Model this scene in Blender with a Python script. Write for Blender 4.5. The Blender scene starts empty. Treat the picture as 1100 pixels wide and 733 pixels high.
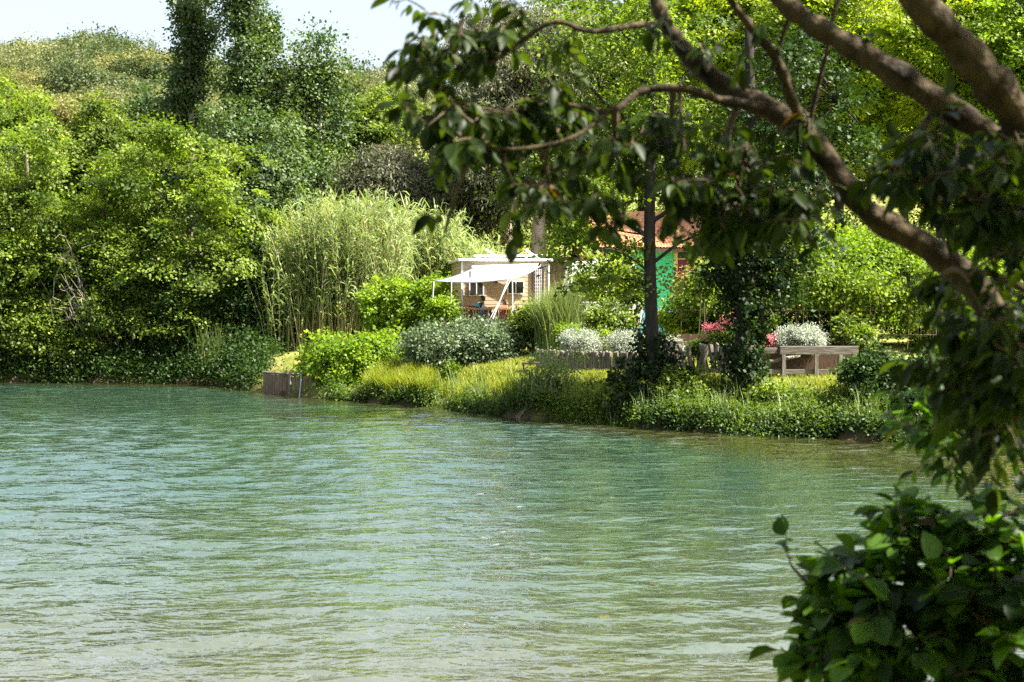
import bpy, math, random
import numpy as np
from mathutils import Vector, Matrix, noise as mnoise

C = bpy.context.scene.collection
scene = bpy.context.scene
R = math.radians
# ------------------------------------------------------------------ camera
F = 1527.8; CX = 550.0; CY = 366.5; HOR = 310.0; EYE = 3.0
PITCH = math.atan((CY - HOR) / F)
cam_d = bpy.data.cameras.new('camera'); cam = bpy.data.objects.new('camera', cam_d); C.objects.link(cam)
cam.location = (0, 0, EYE); cam.rotation_euler = (R(90) - PITCH, 0, 0)
cam_d.lens = 50; cam_d.sensor_width = 36; cam_d.clip_start = 0.1; cam_d.clip_end = 3000
cam_d.dof.use_dof = True; cam_d.dof.focus_distance = 38; cam_d.dof.aperture_fstop = 5.0
scene.camera = cam
# ------------------------------------------------------------------ light
SUN_EL = R(52); SUN_AZ = R(90 + 14)      # azimuth clockwise from +Y (north): sun comes from the right
w = bpy.data.worlds.new('World'); scene.world = w; w.use_nodes = True
nt = w.node_tree; nt.nodes.clear()
sky = nt.nodes.new('ShaderNodeTexSky'); sky.sky_type = 'NISHITA'; sky.sun_disc = False
sky.sun_elevation = SUN_EL; sky.sun_rotation = SUN_AZ; sky.air_density = 1.0; sky.dust_density = 3.5; sky.ozone_density = 1.0
bg = nt.nodes.new('ShaderNodeBackground'); bg.inputs[1].default_value = 0.10
wo = nt.nodes.new('ShaderNodeOutputWorld'); sat = nt.nodes.new('ShaderNodeHueSaturation'); sat.inputs['Saturation'].default_value = .62; sat.inputs['Value'].default_value = .78; nt.links.new(sky.outputs[0], sat.inputs['Color']); nt.links.new(sat.outputs[0], bg.inputs[0]); nt.links.new(bg.outputs[0], wo.inputs[0])
sd = bpy.data.lights.new('sun', 'SUN'); sd.energy = 5.0; sd.angle = R(0.5); sd.color = (1, 0.94, 0.84)
sun = bpy.data.objects.new('sun', sd); C.objects.link(sun)
sv = Vector((math.sin(SUN_AZ) * math.cos(SUN_EL), math.cos(SUN_AZ) * math.cos(SUN_EL), math.sin(SUN_EL)))
sun.rotation_euler = sv.to_track_quat('Z', 'Y').to_euler()
scene.view_settings.view_transform = 'Standard'; scene.view_settings.look = 'None'
scene.view_settings.exposure = 2.08; scene.view_settings.gamma = 1
cy = scene.cycles
cy.max_bounces = 7; cy.diffuse_bounces = 2; cy.glossy_bounces = 3; cy.transmission_bounces = 4; cy.transparent_max_bounces = 4
cy.caustics_reflective = False; cy.caustics_refractive = False
cy.use_denoising = False
try: cy.denoising_prefilter = 'ACCURATE'
except Exception: pass

# ------------------------------------------------------------------ geometry helpers
_fw = np.array([0, math.cos(PITCH), -math.sin(PITCH)]); _up = np.array([0, math.sin(PITCH), math.cos(PITCH)])
def at(px, py, Y):
    d = _fw * F + np.array([1., 0, 0]) * (px - CX) + _up * (CY - py)
    return np.array([0, 0, EYE]) + d * (Y / d[1])
def xat(px, Y): return at(px, HOR, Y)[0]
def zat(py, Y): return at(CX, py, Y)[2]

_sp = [(-300, 400), (-60, 409), (0, 410), (120, 411), (230, 413), (280, 420), (340, 428), (400, 432), (470, 437), (550, 448), (640, 455), (720, 462), (820, 468), (900, 470), (960, 475), (1100, 480), (1500, 486)]
SHX = []; SHY = []
for _x, _y in _sp:
    _d = at(_x, _y, 1.0); _t = EYE / (EYE - _d[2]); SHX.append(_d[0] * _t); SHY.append(_t)
SHX = np.array(SHX); SHY = np.array(SHY)
def shore(x): return np.interp(x, SHX, SHY)
def sstep(a, b, x):
    t = np.clip((x - a) / (b - a), 0, 1); return t * t * (3 - 2 * t)
def H(x, y):
    x = np.asarray(x, float); y = np.asarray(y, float)
    s = y - shore(x)
    s = s + (.22 * np.sin(x * 1.9 + 1) + .14 * np.sin(x * 4.7) + .1 * np.sin(x * 9.1 + 2)) * (np.abs(s) < 3)
    h = np.where(s < 0, -1.3 * np.clip(-s / 5, 0, 1) - 0.08, 0.0)
    h = h + np.where(s >= 0, 0.22 * sstep(0, .25, s) + 0.72 * sstep(0.1, 3.1, s) + 0.25 * sstep(3, 8, s) + .2 * sstep(8, 16, s), 0)
    h = h + 2.9 * sstep(51, 60, y) * (s > 0)
    h = h + 34.5 * sstep(62, 245, y) * (1 - .13 * sstep(-62, -25, x)) * (0.97 + .05 * np.sin(x * .021 + 1.3) + .03 * np.sin(x * .05)) - 6 * sstep(260, 500, y)
    near = np.maximum(1.45 - 2.8 * sstep(2.6, 8.5, y), -1.38)          # near bank under the photographer
    h = np.where(y < 12, np.maximum(near, -1.38), h)
    h = h + 0.05 * np.sin(x * 1.7 + y * .6) * np.sin(y * 1.3 - x * .4) * (s > 1)
    return h
def hz(x, y): return float(H(x, y))

def mesh_np(name, V, faces, k, mat, attr=None, smooth=False):
    """V (n,3), faces (m,k) indices."""
    me = bpy.data.meshes.new(name)
    V = np.asarray(V, np.float32); faces = np.asarray(faces, np.int32)
    me.vertices.add(len(V)); me.vertices.foreach_set('co', V.ravel())
    m = len(faces); me.loops.add(m * k); me.loops.foreach_set('vertex_index', faces.ravel())
    me.polygons.add(m); me.polygons.foreach_set('loop_start', np.arange(0, m * k, k, dtype=np.int32))
    me.polygons.foreach_set('loop_total', np.full(m, k, np.int32))
    if smooth: me.polygons.foreach_set('use_smooth', np.ones(m, bool))
    if attr is not None:
        a = me.attributes.new('v', 'FLOAT', 'POINT'); a.data.foreach_set('value', np.asarray(attr, np.float32))
    me.update(); me.validate()
    if mat: me.materials.append(mat)
    return me

class MB:
    def __init__(s): s.V = []; s.F = []
    def add(s, vs, fs):
        b = len(s.V); s.V += [tuple(v) for v in vs]; s.F += [tuple(i + b for i in f) for f in fs]; return s
    def box(s, x0, x1, y0, y1, z0, z1, M=None):
        vs = [(x0, y0, z0), (x1, y0, z0), (x1, y1, z0), (x0, y1, z0), (x0, y0, z1), (x1, y0, z1), (x1, y1, z1), (x0, y1, z1)]
        if M is not None: vs = [tuple(M @ Vector(v)) for v in vs]
        return s.add(vs, [(0, 3, 2, 1), (4, 5, 6, 7), (0, 1, 5, 4), (1, 2, 6, 5), (2, 3, 7, 6), (3, 0, 4, 7)])
    def tube(s, P, Rr, n=8, cap=True):
        P = [Vector(p) for p in P]
        if not hasattr(Rr, '__len__'): Rr = [Rr] * len(P)
        vs = []; fs = []
        ref = None
        for i, p in enumerate(P):
            t = (P[min(i + 1, len(P) - 1)] - P[max(i - 1, 0)]).normalized()
            if ref is None:
                ref = t.orthogonal().normalized()
            a = (ref - t * ref.dot(t));
            a = a.normalized() if a.length > 1e-6 else t.orthogonal().normalized()
            ref = a; b = t.cross(a)
            for k in range(n):
                th = 2 * math.pi * k / n
                vs.append(p + (a * math.cos(th) + b * math.sin(th)) * Rr[i])
        for i in range(len(P) - 1):
            for k in range(n):
                k2 = (k + 1) % n
                fs.append((i * n + k, i * n + k2, (i + 1) * n + k2, (i + 1) * n + k))
        if cap: fs.append(tuple(range(n))[::-1]); fs.append(tuple((len(P) - 1) * n + k for k in range(n)))
        return s.add(vs, fs)
    def build(s, name, mat, parent=None, smooth=False, bevel=0):
        me = bpy.data.meshes.new(name); me.from_pydata(s.V, [], s.F); me.materials.append(mat)
        if smooth: me.polygons.foreach_set('use_smooth', [True] * len(me.polygons))
        me.update()
        o = bpy.data.objects.new(name, me); C.objects.link(o)
        if parent: o.parent = parent
        if bevel:
            b = o.modifiers.new('bevel', 'BEVEL'); b.width = bevel; b.segments = 2; b.limit_method = 'ANGLE'
        return o

def link(name, me, parent=None, loc=None):
    o = bpy.data.objects.new(name, me); C.objects.link(o)
    if parent: o.parent = parent
    if loc is not None: o.location = loc
    return o
def tag(o, label=None, cat=None, group=None, kind=None):
    if label: o['label'] = label
    if cat: o['category'] = cat
    if group: o['group'] = group
    if kind: o['kind'] = kind
    return o
def thing(name, label, cat, loc=(0, 0, 0), rz=0, group=None):
    o = bpy.data.objects.new(name, None); C.objects.link(o); o.location = tuple(loc); o.rotation_euler = (0, 0, rz)
    o.empty_display_size = .2
    return tag(o, label, cat, group)

# ------------------------------------------------------------------ materials
def _new(name):
    m = bpy.data.materials.new(name); m.use_nodes = True; n = m.node_tree; n.nodes.clear()
    out = n.nodes.new('ShaderNodeOutputMaterial'); return m, n, out
def _p(n, col=None, rough=.6, spec=.4, metal=0):
    b = n.nodes.new('ShaderNodeBsdfPrincipled'); b.inputs['Roughness'].default_value = rough
    b.inputs['Specular IOR Level'].default_value = spec; b.inputs['Metallic'].default_value = metal
    if col is not None: b.inputs['Base Color'].default_value = (*col, 1)
    return b
def mix(n, fac, a, b):
    m = n.nodes.new('ShaderNodeMix'); m.data_type = 'RGBA'
    for i, v in ((0, fac), (6, a), (7, b)):
        if hasattr(v, 'links'): n.links.new(v, m.inputs[i])
        else: m.inputs[i].default_value = v if i == 0 else (*v, 1)
    return m.outputs[2]
def noise(n, scale, detail=4, vec=None, rough=.55):
    t = n.nodes.new('ShaderNodeTexNoise'); t.inputs['Scale'].default_value = scale; t.inputs['Detail'].default_value = detail; t.inputs['Roughness'].default_value = rough
    if vec is not None: n.links.new(vec, t.inputs['Vector'])
    return t.outputs[0]
def coords(n, sc=(1, 1, 1), rot=(0, 0, 0)):
    c = n.nodes.new('ShaderNodeTexCoord'); m = n.nodes.new('ShaderNodeMapping')
    m.inputs['Scale'].default_value = sc; m.inputs['Rotation'].default_value = rot
    n.links.new(c.outputs['Object'], m.inputs['Vector']); return m.outputs[0]
def ramp(n, fac, stops):
    r = n.nodes.new('ShaderNodeValToRGB'); e = r.color_ramp.elements
    while len(e) < len(stops): e.new(.5)
    for el, (p, c) in zip(e, stops): el.position = p; el.color = (*c, 1) if len(c) == 3 else c
    n.links.new(fac, r.inputs[0]); return r.outputs[0]

def leaf_mat(name, dark, light, trans=.38, tcol=None, rough=.5, spec=.22, old=False):
    m, n, out = _new(name)
    a = n.nodes.new('ShaderNodeAttribute'); a.attribute_name = 'v'
    st_ = [(0.0, dark), (.6, tuple((d + l) / 2 for d, l in zip(dark, light))), (1.0, light)]
    if old: st_ = st_[:2] + [(.985, light), (.99, (.16, .12, .02)), (1.0, (.10, .05, .015))]
    col = ramp(n, a.outputs['Fac'], st_)
    oi = n.nodes.new('ShaderNodeObjectInfo'); hs = n.nodes.new('ShaderNodeHueSaturation')
    mr = n.nodes.new('ShaderNodeMapRange'); mr.inputs[3].default_value = .85; mr.inputs[4].default_value = 1.15
    n.links.new(oi.outputs['Random'], mr.inputs[0]); n.links.new(mr.outputs[0], hs.inputs['Value']); n.links.new(col, hs.inputs['Color'])
    b = _p(n, None, rough, spec); n.links.new(hs.outputs[0], b.inputs['Base Color'])
    t = n.nodes.new('ShaderNodeBsdfTranslucent')
    tc = tcol or (1.8, 1.95, .5)
    mm = n.nodes.new('ShaderNodeMix'); mm.data_type = 'RGBA'; mm.blend_type = 'MULTIPLY'; mm.inputs[0].default_value = 1
    n.links.new(hs.outputs[0], mm.inputs[6]); mm.inputs[7].default_value = (*tc, 1); n.links.new(mm.outputs[2], t.inputs[0])
    mx = n.nodes.new('ShaderNodeMixShader'); mx.inputs[0].default_value = trans
    n.links.new(b.outputs[0], mx.inputs[1]); n.links.new(t.outputs[0], mx.inputs[2]); n.links.new(mx.outputs[0], out.inputs[0])
    return m
def surf_mat(name, c1, c2, scale=6, rough=.8, bump=.3, stretch=(1, 1, 1), spec=.25, bdist=.02, detail=6):
    m, n, out = _new(name); v = coords(n, stretch)
    f = noise(n, scale, detail, v); col = ramp(n, f, [(.3, c1), (.7, c2)])
    b = _p(n, None, rough, spec); n.links.new(col, b.inputs['Base Color'])
    if bump:
        bp = n.nodes.new('ShaderNodeBump'); bp.inputs['Strength'].default_value = bump; bp.inputs['Distance'].default_value = bdist
        n.links.new(noise(n, scale * 2.3, 6, v), bp.inputs['Height']); n.links.new(bp.outputs[0], b.inputs['Normal'])
    n.links.new(b.outputs[0], out.inputs[0]); return m

M = {}
M['alder'] = leaf_mat('alder_leaves', (.018, .046, .008), (.235, .31, .036), .36)
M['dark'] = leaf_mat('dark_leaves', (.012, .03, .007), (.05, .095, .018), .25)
M['bright'] = leaf_mat('bright_leaves', (.05, .11, .010), (.25, .33, .025), .42)
M['lime'] = leaf_mat('lime_leaves', (.06, .12, .010), (.41, .47, .03), .47)
M['poplar'] = leaf_mat('poplar_leaves', (.02, .048, .014), (.12, .175, .05), .25, spec=.35, rough=.5)
M['euca'] = leaf_mat('grey_green_leaves', (.045, .06, .028), (.22, .22, .12), .25, (1.4, 1.4, .8))
M['silver'] = leaf_mat('silver_leaves', (.26, .3, .22), (.5, .54, .45), .25, (1.1, 1.1, .9))
M['grey'] = leaf_mat('grey_green_shrub_leaves', (.035, .065, .025), (.16, .21, .10), .25, (1.4, 1.5, .8), spec=.4)
M['scrub_olive'] = leaf_mat('olive_scrub_leaves', (.10, .125, .05), (.22, .235, .10), .3, (1.4, 1.4, .8))
M['scrub_dark'] = leaf_mat('dark_scrub_leaves', (.035, .06, .02), (.11, .14, .05), .3, (1.4, 1.5, .8))
M['scrub_yellow'] = leaf_mat('yellow_scrub_leaves', (.16, .165, .05), (.28, .28, .10), .35, (1.3, 1.3, .8))
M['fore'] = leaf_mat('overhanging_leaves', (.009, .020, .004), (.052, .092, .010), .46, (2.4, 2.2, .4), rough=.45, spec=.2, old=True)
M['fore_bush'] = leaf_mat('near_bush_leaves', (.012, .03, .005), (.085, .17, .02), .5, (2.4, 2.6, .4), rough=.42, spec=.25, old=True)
M['reed'] = leaf_mat('reed_blades', (.045, .09, .02), (.36, .44, .17), .35, (1.5, 1.5, .7))
M['pampas'] = leaf_mat('pampas_blades', (.08, .12, .035), (.32, .38, .15), .35, (1.4, 1.4, .8))
M['grass'] = leaf_mat('grass_blades', (.12, .17, .012), (.36, .38, .045), .4, (1.5, 1.5, .5))
M['drygrass'] = leaf_mat('dry_grass_blades', (.22, .2, .07), (.5, .44, .2), .3, (1.2, 1.2, .8))
M['weeds'] = leaf_mat('bank_weed_leaves', (.035, .075, .012), (.17, .25, .035), .4)
M['pink'] = leaf_mat('pink_petals', (.55, .12, .16), (.75, .3, .32), .3, (1.1, 1, 1))
M['red_new'] = leaf_mat('reddish_new_leaves', (.18, .2, .04), (.5, .3, .12), .35, (1.3, 1.1, .8))
M['ivy'] = leaf_mat('ivy_leaves', (.009, .022, .006), (.032, .058, .014), .2, spec=.2)
M['bark'] = surf_mat('grey_brown_bark', (.07, .055, .04), (.17, .14, .105), 9, .9, .8, (1, 1, .25), bdist=.03)
M['palebark'] = surf_mat('pale_bark', (.28, .25, .2), (.5, .46, .4), 7, .8, .5, (1, 1, .4))
M['darkbark'] = surf_mat('dark_bark', (.012, .010, .008), (.045, .037, .03), 9, .9, .8, (1, 1, .3))
M['eucbark'] = surf_mat('peeling_bark', (.2, .13, .09), (.5, .42, .34), 5, .8, .5, (1, 1, .3))
M['limb'] = surf_mat('brown_limb_bark', (.010, .0075, .004), (.105, .075, .035), 16, .85, 1.0, bdist=.02)
M['twig'] = surf_mat('twig_bark', (.06, .045, .025), (.14, .10, .06), 20, .8, .3)
M['deadtwig'] = surf_mat('dead_grey_twigs', (.16, .13, .10), (.30, .26, .21), 8, .9, .2)
M['oldwood'] = surf_mat('weathered_grey_wood', (.09, .078, .06), (.27, .24, .19), 7, .9, .6, (3, 3, .4))
M['oldwoodh'] = surf_mat('weathered_grey_plank', (.09, .078, .06), (.22, .195, .16), 7, .9, .6, (.4, 3, 3))
M['darkwood'] = surf_mat('dark_brown_wood', (.05, .03, .02), (.13, .075, .045), 8, .8, .4, (3, 3, .5))
M['orangewood'] = surf_mat('orange_brown_wood', (.25, .12, .05), (.42, .22, .1), 8, .8, .4, (3, 3, .5))
def plain(name, c, rough=.5, var=.12, sc=3, spec=.4, bump=0.05):
    return surf_mat(name, tuple(x * (1 - var) for x in c), tuple(min(1, x * (1 + var)) for x in c), sc, rough, bump, spec=spec, bdist=.005)
M['white'] = plain('white_painted_metal', (.78, .78, .77), .4, .05)
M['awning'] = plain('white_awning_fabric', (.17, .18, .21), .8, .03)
M['cream'] = plain('cream_siding', (.5, .40, .27), .6, .05, bump=0)
M['black'] = plain('dark_window_glass', (.02, .022, .025), .12, .1, spec=.7)
M['frame_dark'] = plain('dark_door_frame', (.06, .045, .05), .5)
M['lattice'] = plain('white_lattice', (.7, .68, .68), .6)
M['blue'] = plain('blue_shirt_cloth', (.08, .42, .68), .9, .08)
M['redcloth'] = plain('red_shirt_cloth', (.6, .12, .1), .9, .08)
M['skin'] = plain('skin', (.5, .28, .18), .6, .05)
M['hair'] = plain('dark_brown_hair', (.05, .025, .015), .7)
M['shorts'] = plain('dark_shorts_cloth', (.06, .07, .1), .9)
M['green'] = plain('mint_green_wall_paint', (.09, .64, .3), .8, .06)
M['cyan'] = plain('light_blue_wall_paint', (.2, .6, .68), .8, .06)
M['yellowp'] = plain('ochre_yellow_trim', (.72, .55, .2), .8, .08)
M['magenta'] = plain('magenta_door_paint', (.33, .012, .10), .6, .12)
M['rubber'] = plain('black_rubber', (.02, .02, .02), .8)
M['chrome'] = plain('grey_metal', (.4, .4, .4), .35)
def stone_mat():
    m, n, out = _new('rubble_stone_wall'); v = coords(n)
    vo = n.nodes.new('ShaderNodeTexVoronoi'); vo.inputs['Scale'].default_value = 5; n.links.new(v, vo.inputs['Vector'])
    e = n.nodes.new('ShaderNodeTexVoronoi'); e.feature = 'DISTANCE_TO_EDGE'; e.inputs['Scale'].default_value = 5; n.links.new(v, e.inputs['Vector'])
    stones = mix(n, noise(n, 4, 3, v), (.25, .2, .14), (.5, .43, .32))
    f = ramp(n, e.outputs['Distance'], [(.02, (0, 0, 0)), (.09, (1, 1, 1))])
    col = mix(n, f, (.42, .38, .3), stones)
    b = _p(n, None, .9, .2); n.links.new(col, b.inputs['Base Color'])
    bp = n.nodes.new('ShaderNodeBump'); bp.inputs['Distance'].default_value = .04; n.links.new(f, bp.inputs['Height']); n.links.new(bp.outputs[0], b.inputs['Normal'])
    n.links.new(b.outputs[0], out.inputs[0]); return m
M['stone'] = stone_mat()
def tile_mat():
    m, n, out = _new('terracotta_roof_tiles'); v = coords(n, (4.5, 3, 3))
    col = ramp(n, noise(n, 1.2, 5, v), [(.3, (.42, .16, .08)), (.5, (.56, .27, .14)), (.72, (.62, .38, .24))])
    b = _p(n, None, .85, .2); n.links.new(col, b.inputs['Base Color']); n.links.new(b.outputs[0], out.inputs[0]); return m
M['tiles'] = tile_mat()
def ground_mat():
    m, n, out = _new('ground_soil_and_turf'); v = coords(n)
    g = ramp(n, noise(n, 1.3, 8, v), [(.3, (.10, .13, .025)), (.55, (.2, .21, .05)), (.75, (.36, .3, .13))])
    soil = ramp(n, noise(n, .5, 8, v), [(.3, (.34, .2, .09)), (.7, (.55, .38, .2))])
    mud = (.06, .045, .025)
    a = n.nodes.new('ShaderNodeAttribute'); a.attribute_name = 'v'      # 0 turf, 1 bare earth
    a2 = n.nodes.new('ShaderNodeAttribute'); a2.attribute_name = 'mud'
    col = mix(n, a.outputs['Fac'], g, soil); col = mix(n, a2.outputs['Fac'], col, mud)
    b = _p(n, None, .95, .1); n.links.new(col, b.inputs['Base Color'])
    bp = n.nodes.new('ShaderNodeBump'); bp.inputs['Distance'].default_value = .08; n.links.new(noise(n, 4, 8, v), bp.inputs['Height']); n.links.new(bp.outputs[0], b.inputs['Normal'])
    n.links.new(b.outputs[0], out.inputs[0]); return m
M['ground'] = ground_mat()
def water_mat():
    m, n, out = _new('rippled_lake_water'); v = coords(n)
    sep = n.nodes.new('ShaderNodeSeparateXYZ'); n.links.new(v, sep.inputs[0])
    # depth colour and painted reflections: shallow sandy olive near banks, teal in deep middle
    def m_(op, a, b):
        q = n.nodes.new('ShaderNodeMath'); q.operation = op
        for i, t in enumerate((a, b)):
            if hasattr(t, 'links'): n.links.new(t, q.inputs[i])
            else: q.inputs[i].default_value = t
        return q.outputs[0]
    big = noise(n, .12, 3, v)
    d = m_('ADD', sep.outputs[1], m_('MULTIPLY', m_('SUBTRACT', big, .5), 8.0))
    dd = n.nodes.new('ShaderNodeMapRange'); dd.inputs[1].default_value = 9; dd.inputs[2].default_value = 24; n.links.new(d, dd.inputs[0])
    col = ramp(n, dd.outputs[0], [(0, WAT['near']), (.35, WAT['mid']), (.8, WAT['deep'])])
    sh = n.nodes.new('ShaderNodeAttribute'); sh.attribute_name = 'v'; col = mix(n, sh.outputs['Fac'], col, (.034, .034, .011))  # olive mix: far shallows plus tree reflections put into the body colour
    b = n.nodes.new('ShaderNodeBsdfPrincipled'); b.inputs['Roughness'].default_value = .035; b.inputs['IOR'].default_value = 1.68
    b.inputs['Specular IOR Level'].default_value = 1.0; n.links.new(col, b.inputs['Base Color'])
    def wav(sx, sy, rot, sc, det): return noise(n, sc, det, coords(n, (sx, sy, 1), (0, 0, rot)), .5)
    h1 = wav(.45, 1.0, .10, 2.0, 2); h2 = wav(.5, 1.0, -.25, 5.0, 2); h3 = wav(.7, 1.0, .3, 13.0, 2)
    hh = m_('ADD', m_('ADD', m_('MULTIPLY', h1, WAT['a1']), m_('MULTIPLY', h2, WAT['a2'])), m_('MULTIPLY', h3, WAT['a3']))
    # breeze patches: calmer and rougher water
    patch = n.nodes.new('ShaderNodeMapRange'); patch.inputs[1].default_value = .35; patch.inputs[2].default_value = .65; patch.inputs[3].default_value = .65; patch.inputs[4].default_value = 1.25
    n.links.new(noise(n, .16, 3, coords(n, (.5, 1, 1))), patch.inputs[0])
    hh = m_('MULTIPLY', hh, patch.outputs[0])
    bp = n.nodes.new('ShaderNodeBump'); bp.inputs['Strength'].default_value = 1; bp.inputs['Distance'].default_value = 1.0
    n.links.new(hh, bp.inputs['Height']); n.links.new(bp.outputs[0], b.inputs['Normal']); n.links.new(bp.outputs[0], b.inputs['Coat Normal']); b.inputs['Coat Weight'].default_value = .9; b.inputs['Coat IOR'].default_value = 1.6; b.inputs['Coat Roughness'].default_value = .03; n.links.new(b.outputs[0], out.inputs[0]); return m
WAT = dict(near=(.088, .088, .052), mid=(.054, .078, .042), deep=(.032, .068, .045), a1=.03, a2=.05, a3=.014)
M['water'] = water_mat()

# ------------------------------------------------------------------ terrain and water
def axis(a0, a1, step, far, n):
    core = np.arange(a0, a1 + 1e-6, step); g = np.geomspace(step, far, n)
    return np.concatenate([(a0 - np.cumsum(g))[::-1], core, a1 + np.cumsum(g)])
gx = axis(-24, 24, .4, 60, 38); gy = np.concatenate([-np.cumsum(np.geomspace(.5, 30, 20))[::-1], np.arange(0, 62, .3), 62 + np.cumsum(np.geomspace(.4, 60, 46))])
X, Yg = np.meshgrid(gx, gy); Z = H(X, Yg)
ii = np.arange(X.size).reshape(X.shape)
fc = np.stack([ii[:-1, :-1], ii[:-1, 1:], ii[1:, 1:], ii[1:, :-1]], -1).reshape(-1, 4)
bare = sstep(52, 55, Yg) * (1 - sstep(64, 70, Yg)) * sstep(-6, -2, X) * .95
rng = np.random.default_rng(5)
bare = np.maximum(bare, .55 * sstep(.2, .9, np.sin(X * .06 + 2) * np.sin(Yg * .045 + X * .03)) * (Yg > 90))
s_ = Yg - shore(X); mud = (1 - sstep(.0, .3, s_)) * (Yg > 12) + (1 - sstep(0.1, .3, Z)) * (Yg <= 12)
me = mesh_np('ground', np.stack([X, Yg, Z], -1).reshape(-1, 3), fc, 4, M['ground'], bare.ravel(), True)
a = me.attributes.new('mud', 'FLOAT', 'POINT'); a.data.foreach_set('value', np.clip(mud, 0, 1).astype(np.float32).ravel())
tag(link('ground', me), kind='structure')

# water: one sheet with real waves, finer towards the camera
wx = axis(-24, 20, .10, 30, 18); wy = np.concatenate([-np.cumsum(np.geomspace(.5, 20, 10))[::-1], np.arange(0, 9, .2), np.arange(9, 24, .045), np.arange(24, 34, .08), np.arange(34, 52, .16)])
X, Yg = np.meshgrid(wx, wy)
rng = np.random.default_rng(11); Z = np.zeros_like(X)
for k in range(34):
    lam = rng.uniform(.28, 1.0) if k < 26 else rng.uniform(1.0, 2.2)
    th = R(90 + rng.normal(5, 17)); kx, ky = math.cos(th) * 2 * math.pi / lam, math.sin(th) * 2 * math.pi / lam
    ph = kx * X + ky * Yg + rng.uniform(0, 6.28) + 1.6 * np.sin(.7 * X + k) + 1.1 * np.sin(.45 * Yg + k * 2) + .7 * np.sin(1.9 * X + .8 * Yg + 3 * k)
    env = .55 + .5 * np.sin(.9 * X * rng.uniform(.3, 1.0) + .6 * Yg * rng.uniform(.3, 1.) + 2 * k)
    Z += .010 * lam * env * ((.64 - np.abs(np.sin(ph / 2))) * 1.5 if k % 2 else np.sin(ph)) * (1 if k < 26 else .5)
ds = shore(X) - Yg; wid = 2.5 + 9 * sstep(0, 9, X); shoal_and_reflection = np.clip((1 - sstep(.3, 1, ds / wid)) * .9 + .35 * sstep(2, 9, X), 0, 1)  # shallows by the far bank; right side widened to paint in tree reflections
Z *= .75 + .35 * np.sin(.21 * X + .5) * np.sin(.17 * Yg + 1)
ii = np.arange(X.size).reshape(X.shape)
fc = np.stack([ii[:-1, :-1], ii[:-1, 1:], ii[1:, 1:], ii[1:, :-1]], -1).reshape(-1, 4)
tag(link('water', mesh_np('water', np.stack([X, Yg, Z], -1).reshape(-1, 3), fc, 4, M['water'], shoal_and_reflection.ravel(), True)), kind='structure')

# ------------------------------------------------------------------ foliage
def unit(v): return v / np.maximum(np.linalg.norm(v, axis=-1, keepdims=True), 1e-9)
def rdir(rng, n): return unit(rng.normal(size=(n, 3)))
def leaf_quads(P, T, N, L, W):
    S = unit(np.cross(T, N)); L = np.asarray(L).reshape(-1, 1); W = np.asarray(W).reshape(-1, 1)
    a = P; b = P + T * L * .45 + S * W * .5; c = P + T * L; d = P + T * L * .45 - S * W * .5
    V = np.stack([a, b, c, d], 1).reshape(-1, 3); Fc = np.arange(len(P) * 4).reshape(-1, 4); return V, Fc
def crown_mesh(rng, blobs, leaf=.1, dens=3.5, clump=.45, flat=.5, up=.7, droop=0., ratio=.75, mat=None, inner=.55, per=None, name='crown'):
    """blobs: rows cx cy cz rx ry rz. Leaves gathered into flattish sprays on and in the blobs."""
    B = np.array(blobs, float); area = np.pi * (B[:, 3] * B[:, 5])
    larea = .45 * leaf * leaf * ratio
    n = int(dens * area.sum() / larea); per = per or 70
    nc = max(4, n // per)
    bi = rng.choice(len(B), nc, p=area / area.sum())
    d = rdir(rng, nc); rad = inner + (1 - inner) * rng.random((nc, 1)) ** .6
    rad *= 1 + .2 * rng.normal(size=(nc, 1)); rad *= np.where(rng.random((nc, 1)) < .1, rng.uniform(1.05, 1.35, (nc, 1)), 1)
    cc = B[bi, :3] + d * B[bi, 3:] * rad
    out = d.copy()
    cs = clump * rng.uniform(.5, 1.35, nc)
    ci = rng.integers(0, nc, n)
    off = rng.normal(size=(n, 3)) * .5
    tilt = rdir(rng, nc) * .45; nrm = unit(tilt + np.array([0, 0, 1.]) * 1 + out * .4)        # spray plane
    off -= nrm[ci] * (np.sum(off * nrm[ci], 1, keepdims=True)) * (1 - flat)
    P = cc[ci] + off * cs[ci][:, None]
    P[:, 2] -= droop * np.linalg.norm(off, axis=1) * cs[ci]
    T = unit(off + rdir(rng, n) * .8 + np.array([0, 0, -droop * 1.5]))
    N = unit(rdir(rng, n) * (1.15 - up) + nrm[ci] * up + out[ci] * .25)
    sz = leaf * rng.uniform(.5, 1.5, n)
    V, Fc = leaf_quads(P, T, N, sz, sz * ratio)
    cv = rng.random(nc); v = np.clip(.7 * cv[ci] + .3 * rng.random(n), 0, 1)
    return mesh_np(name, V, Fc, 4, mat, np.repeat(v, 4)), cc

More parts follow.
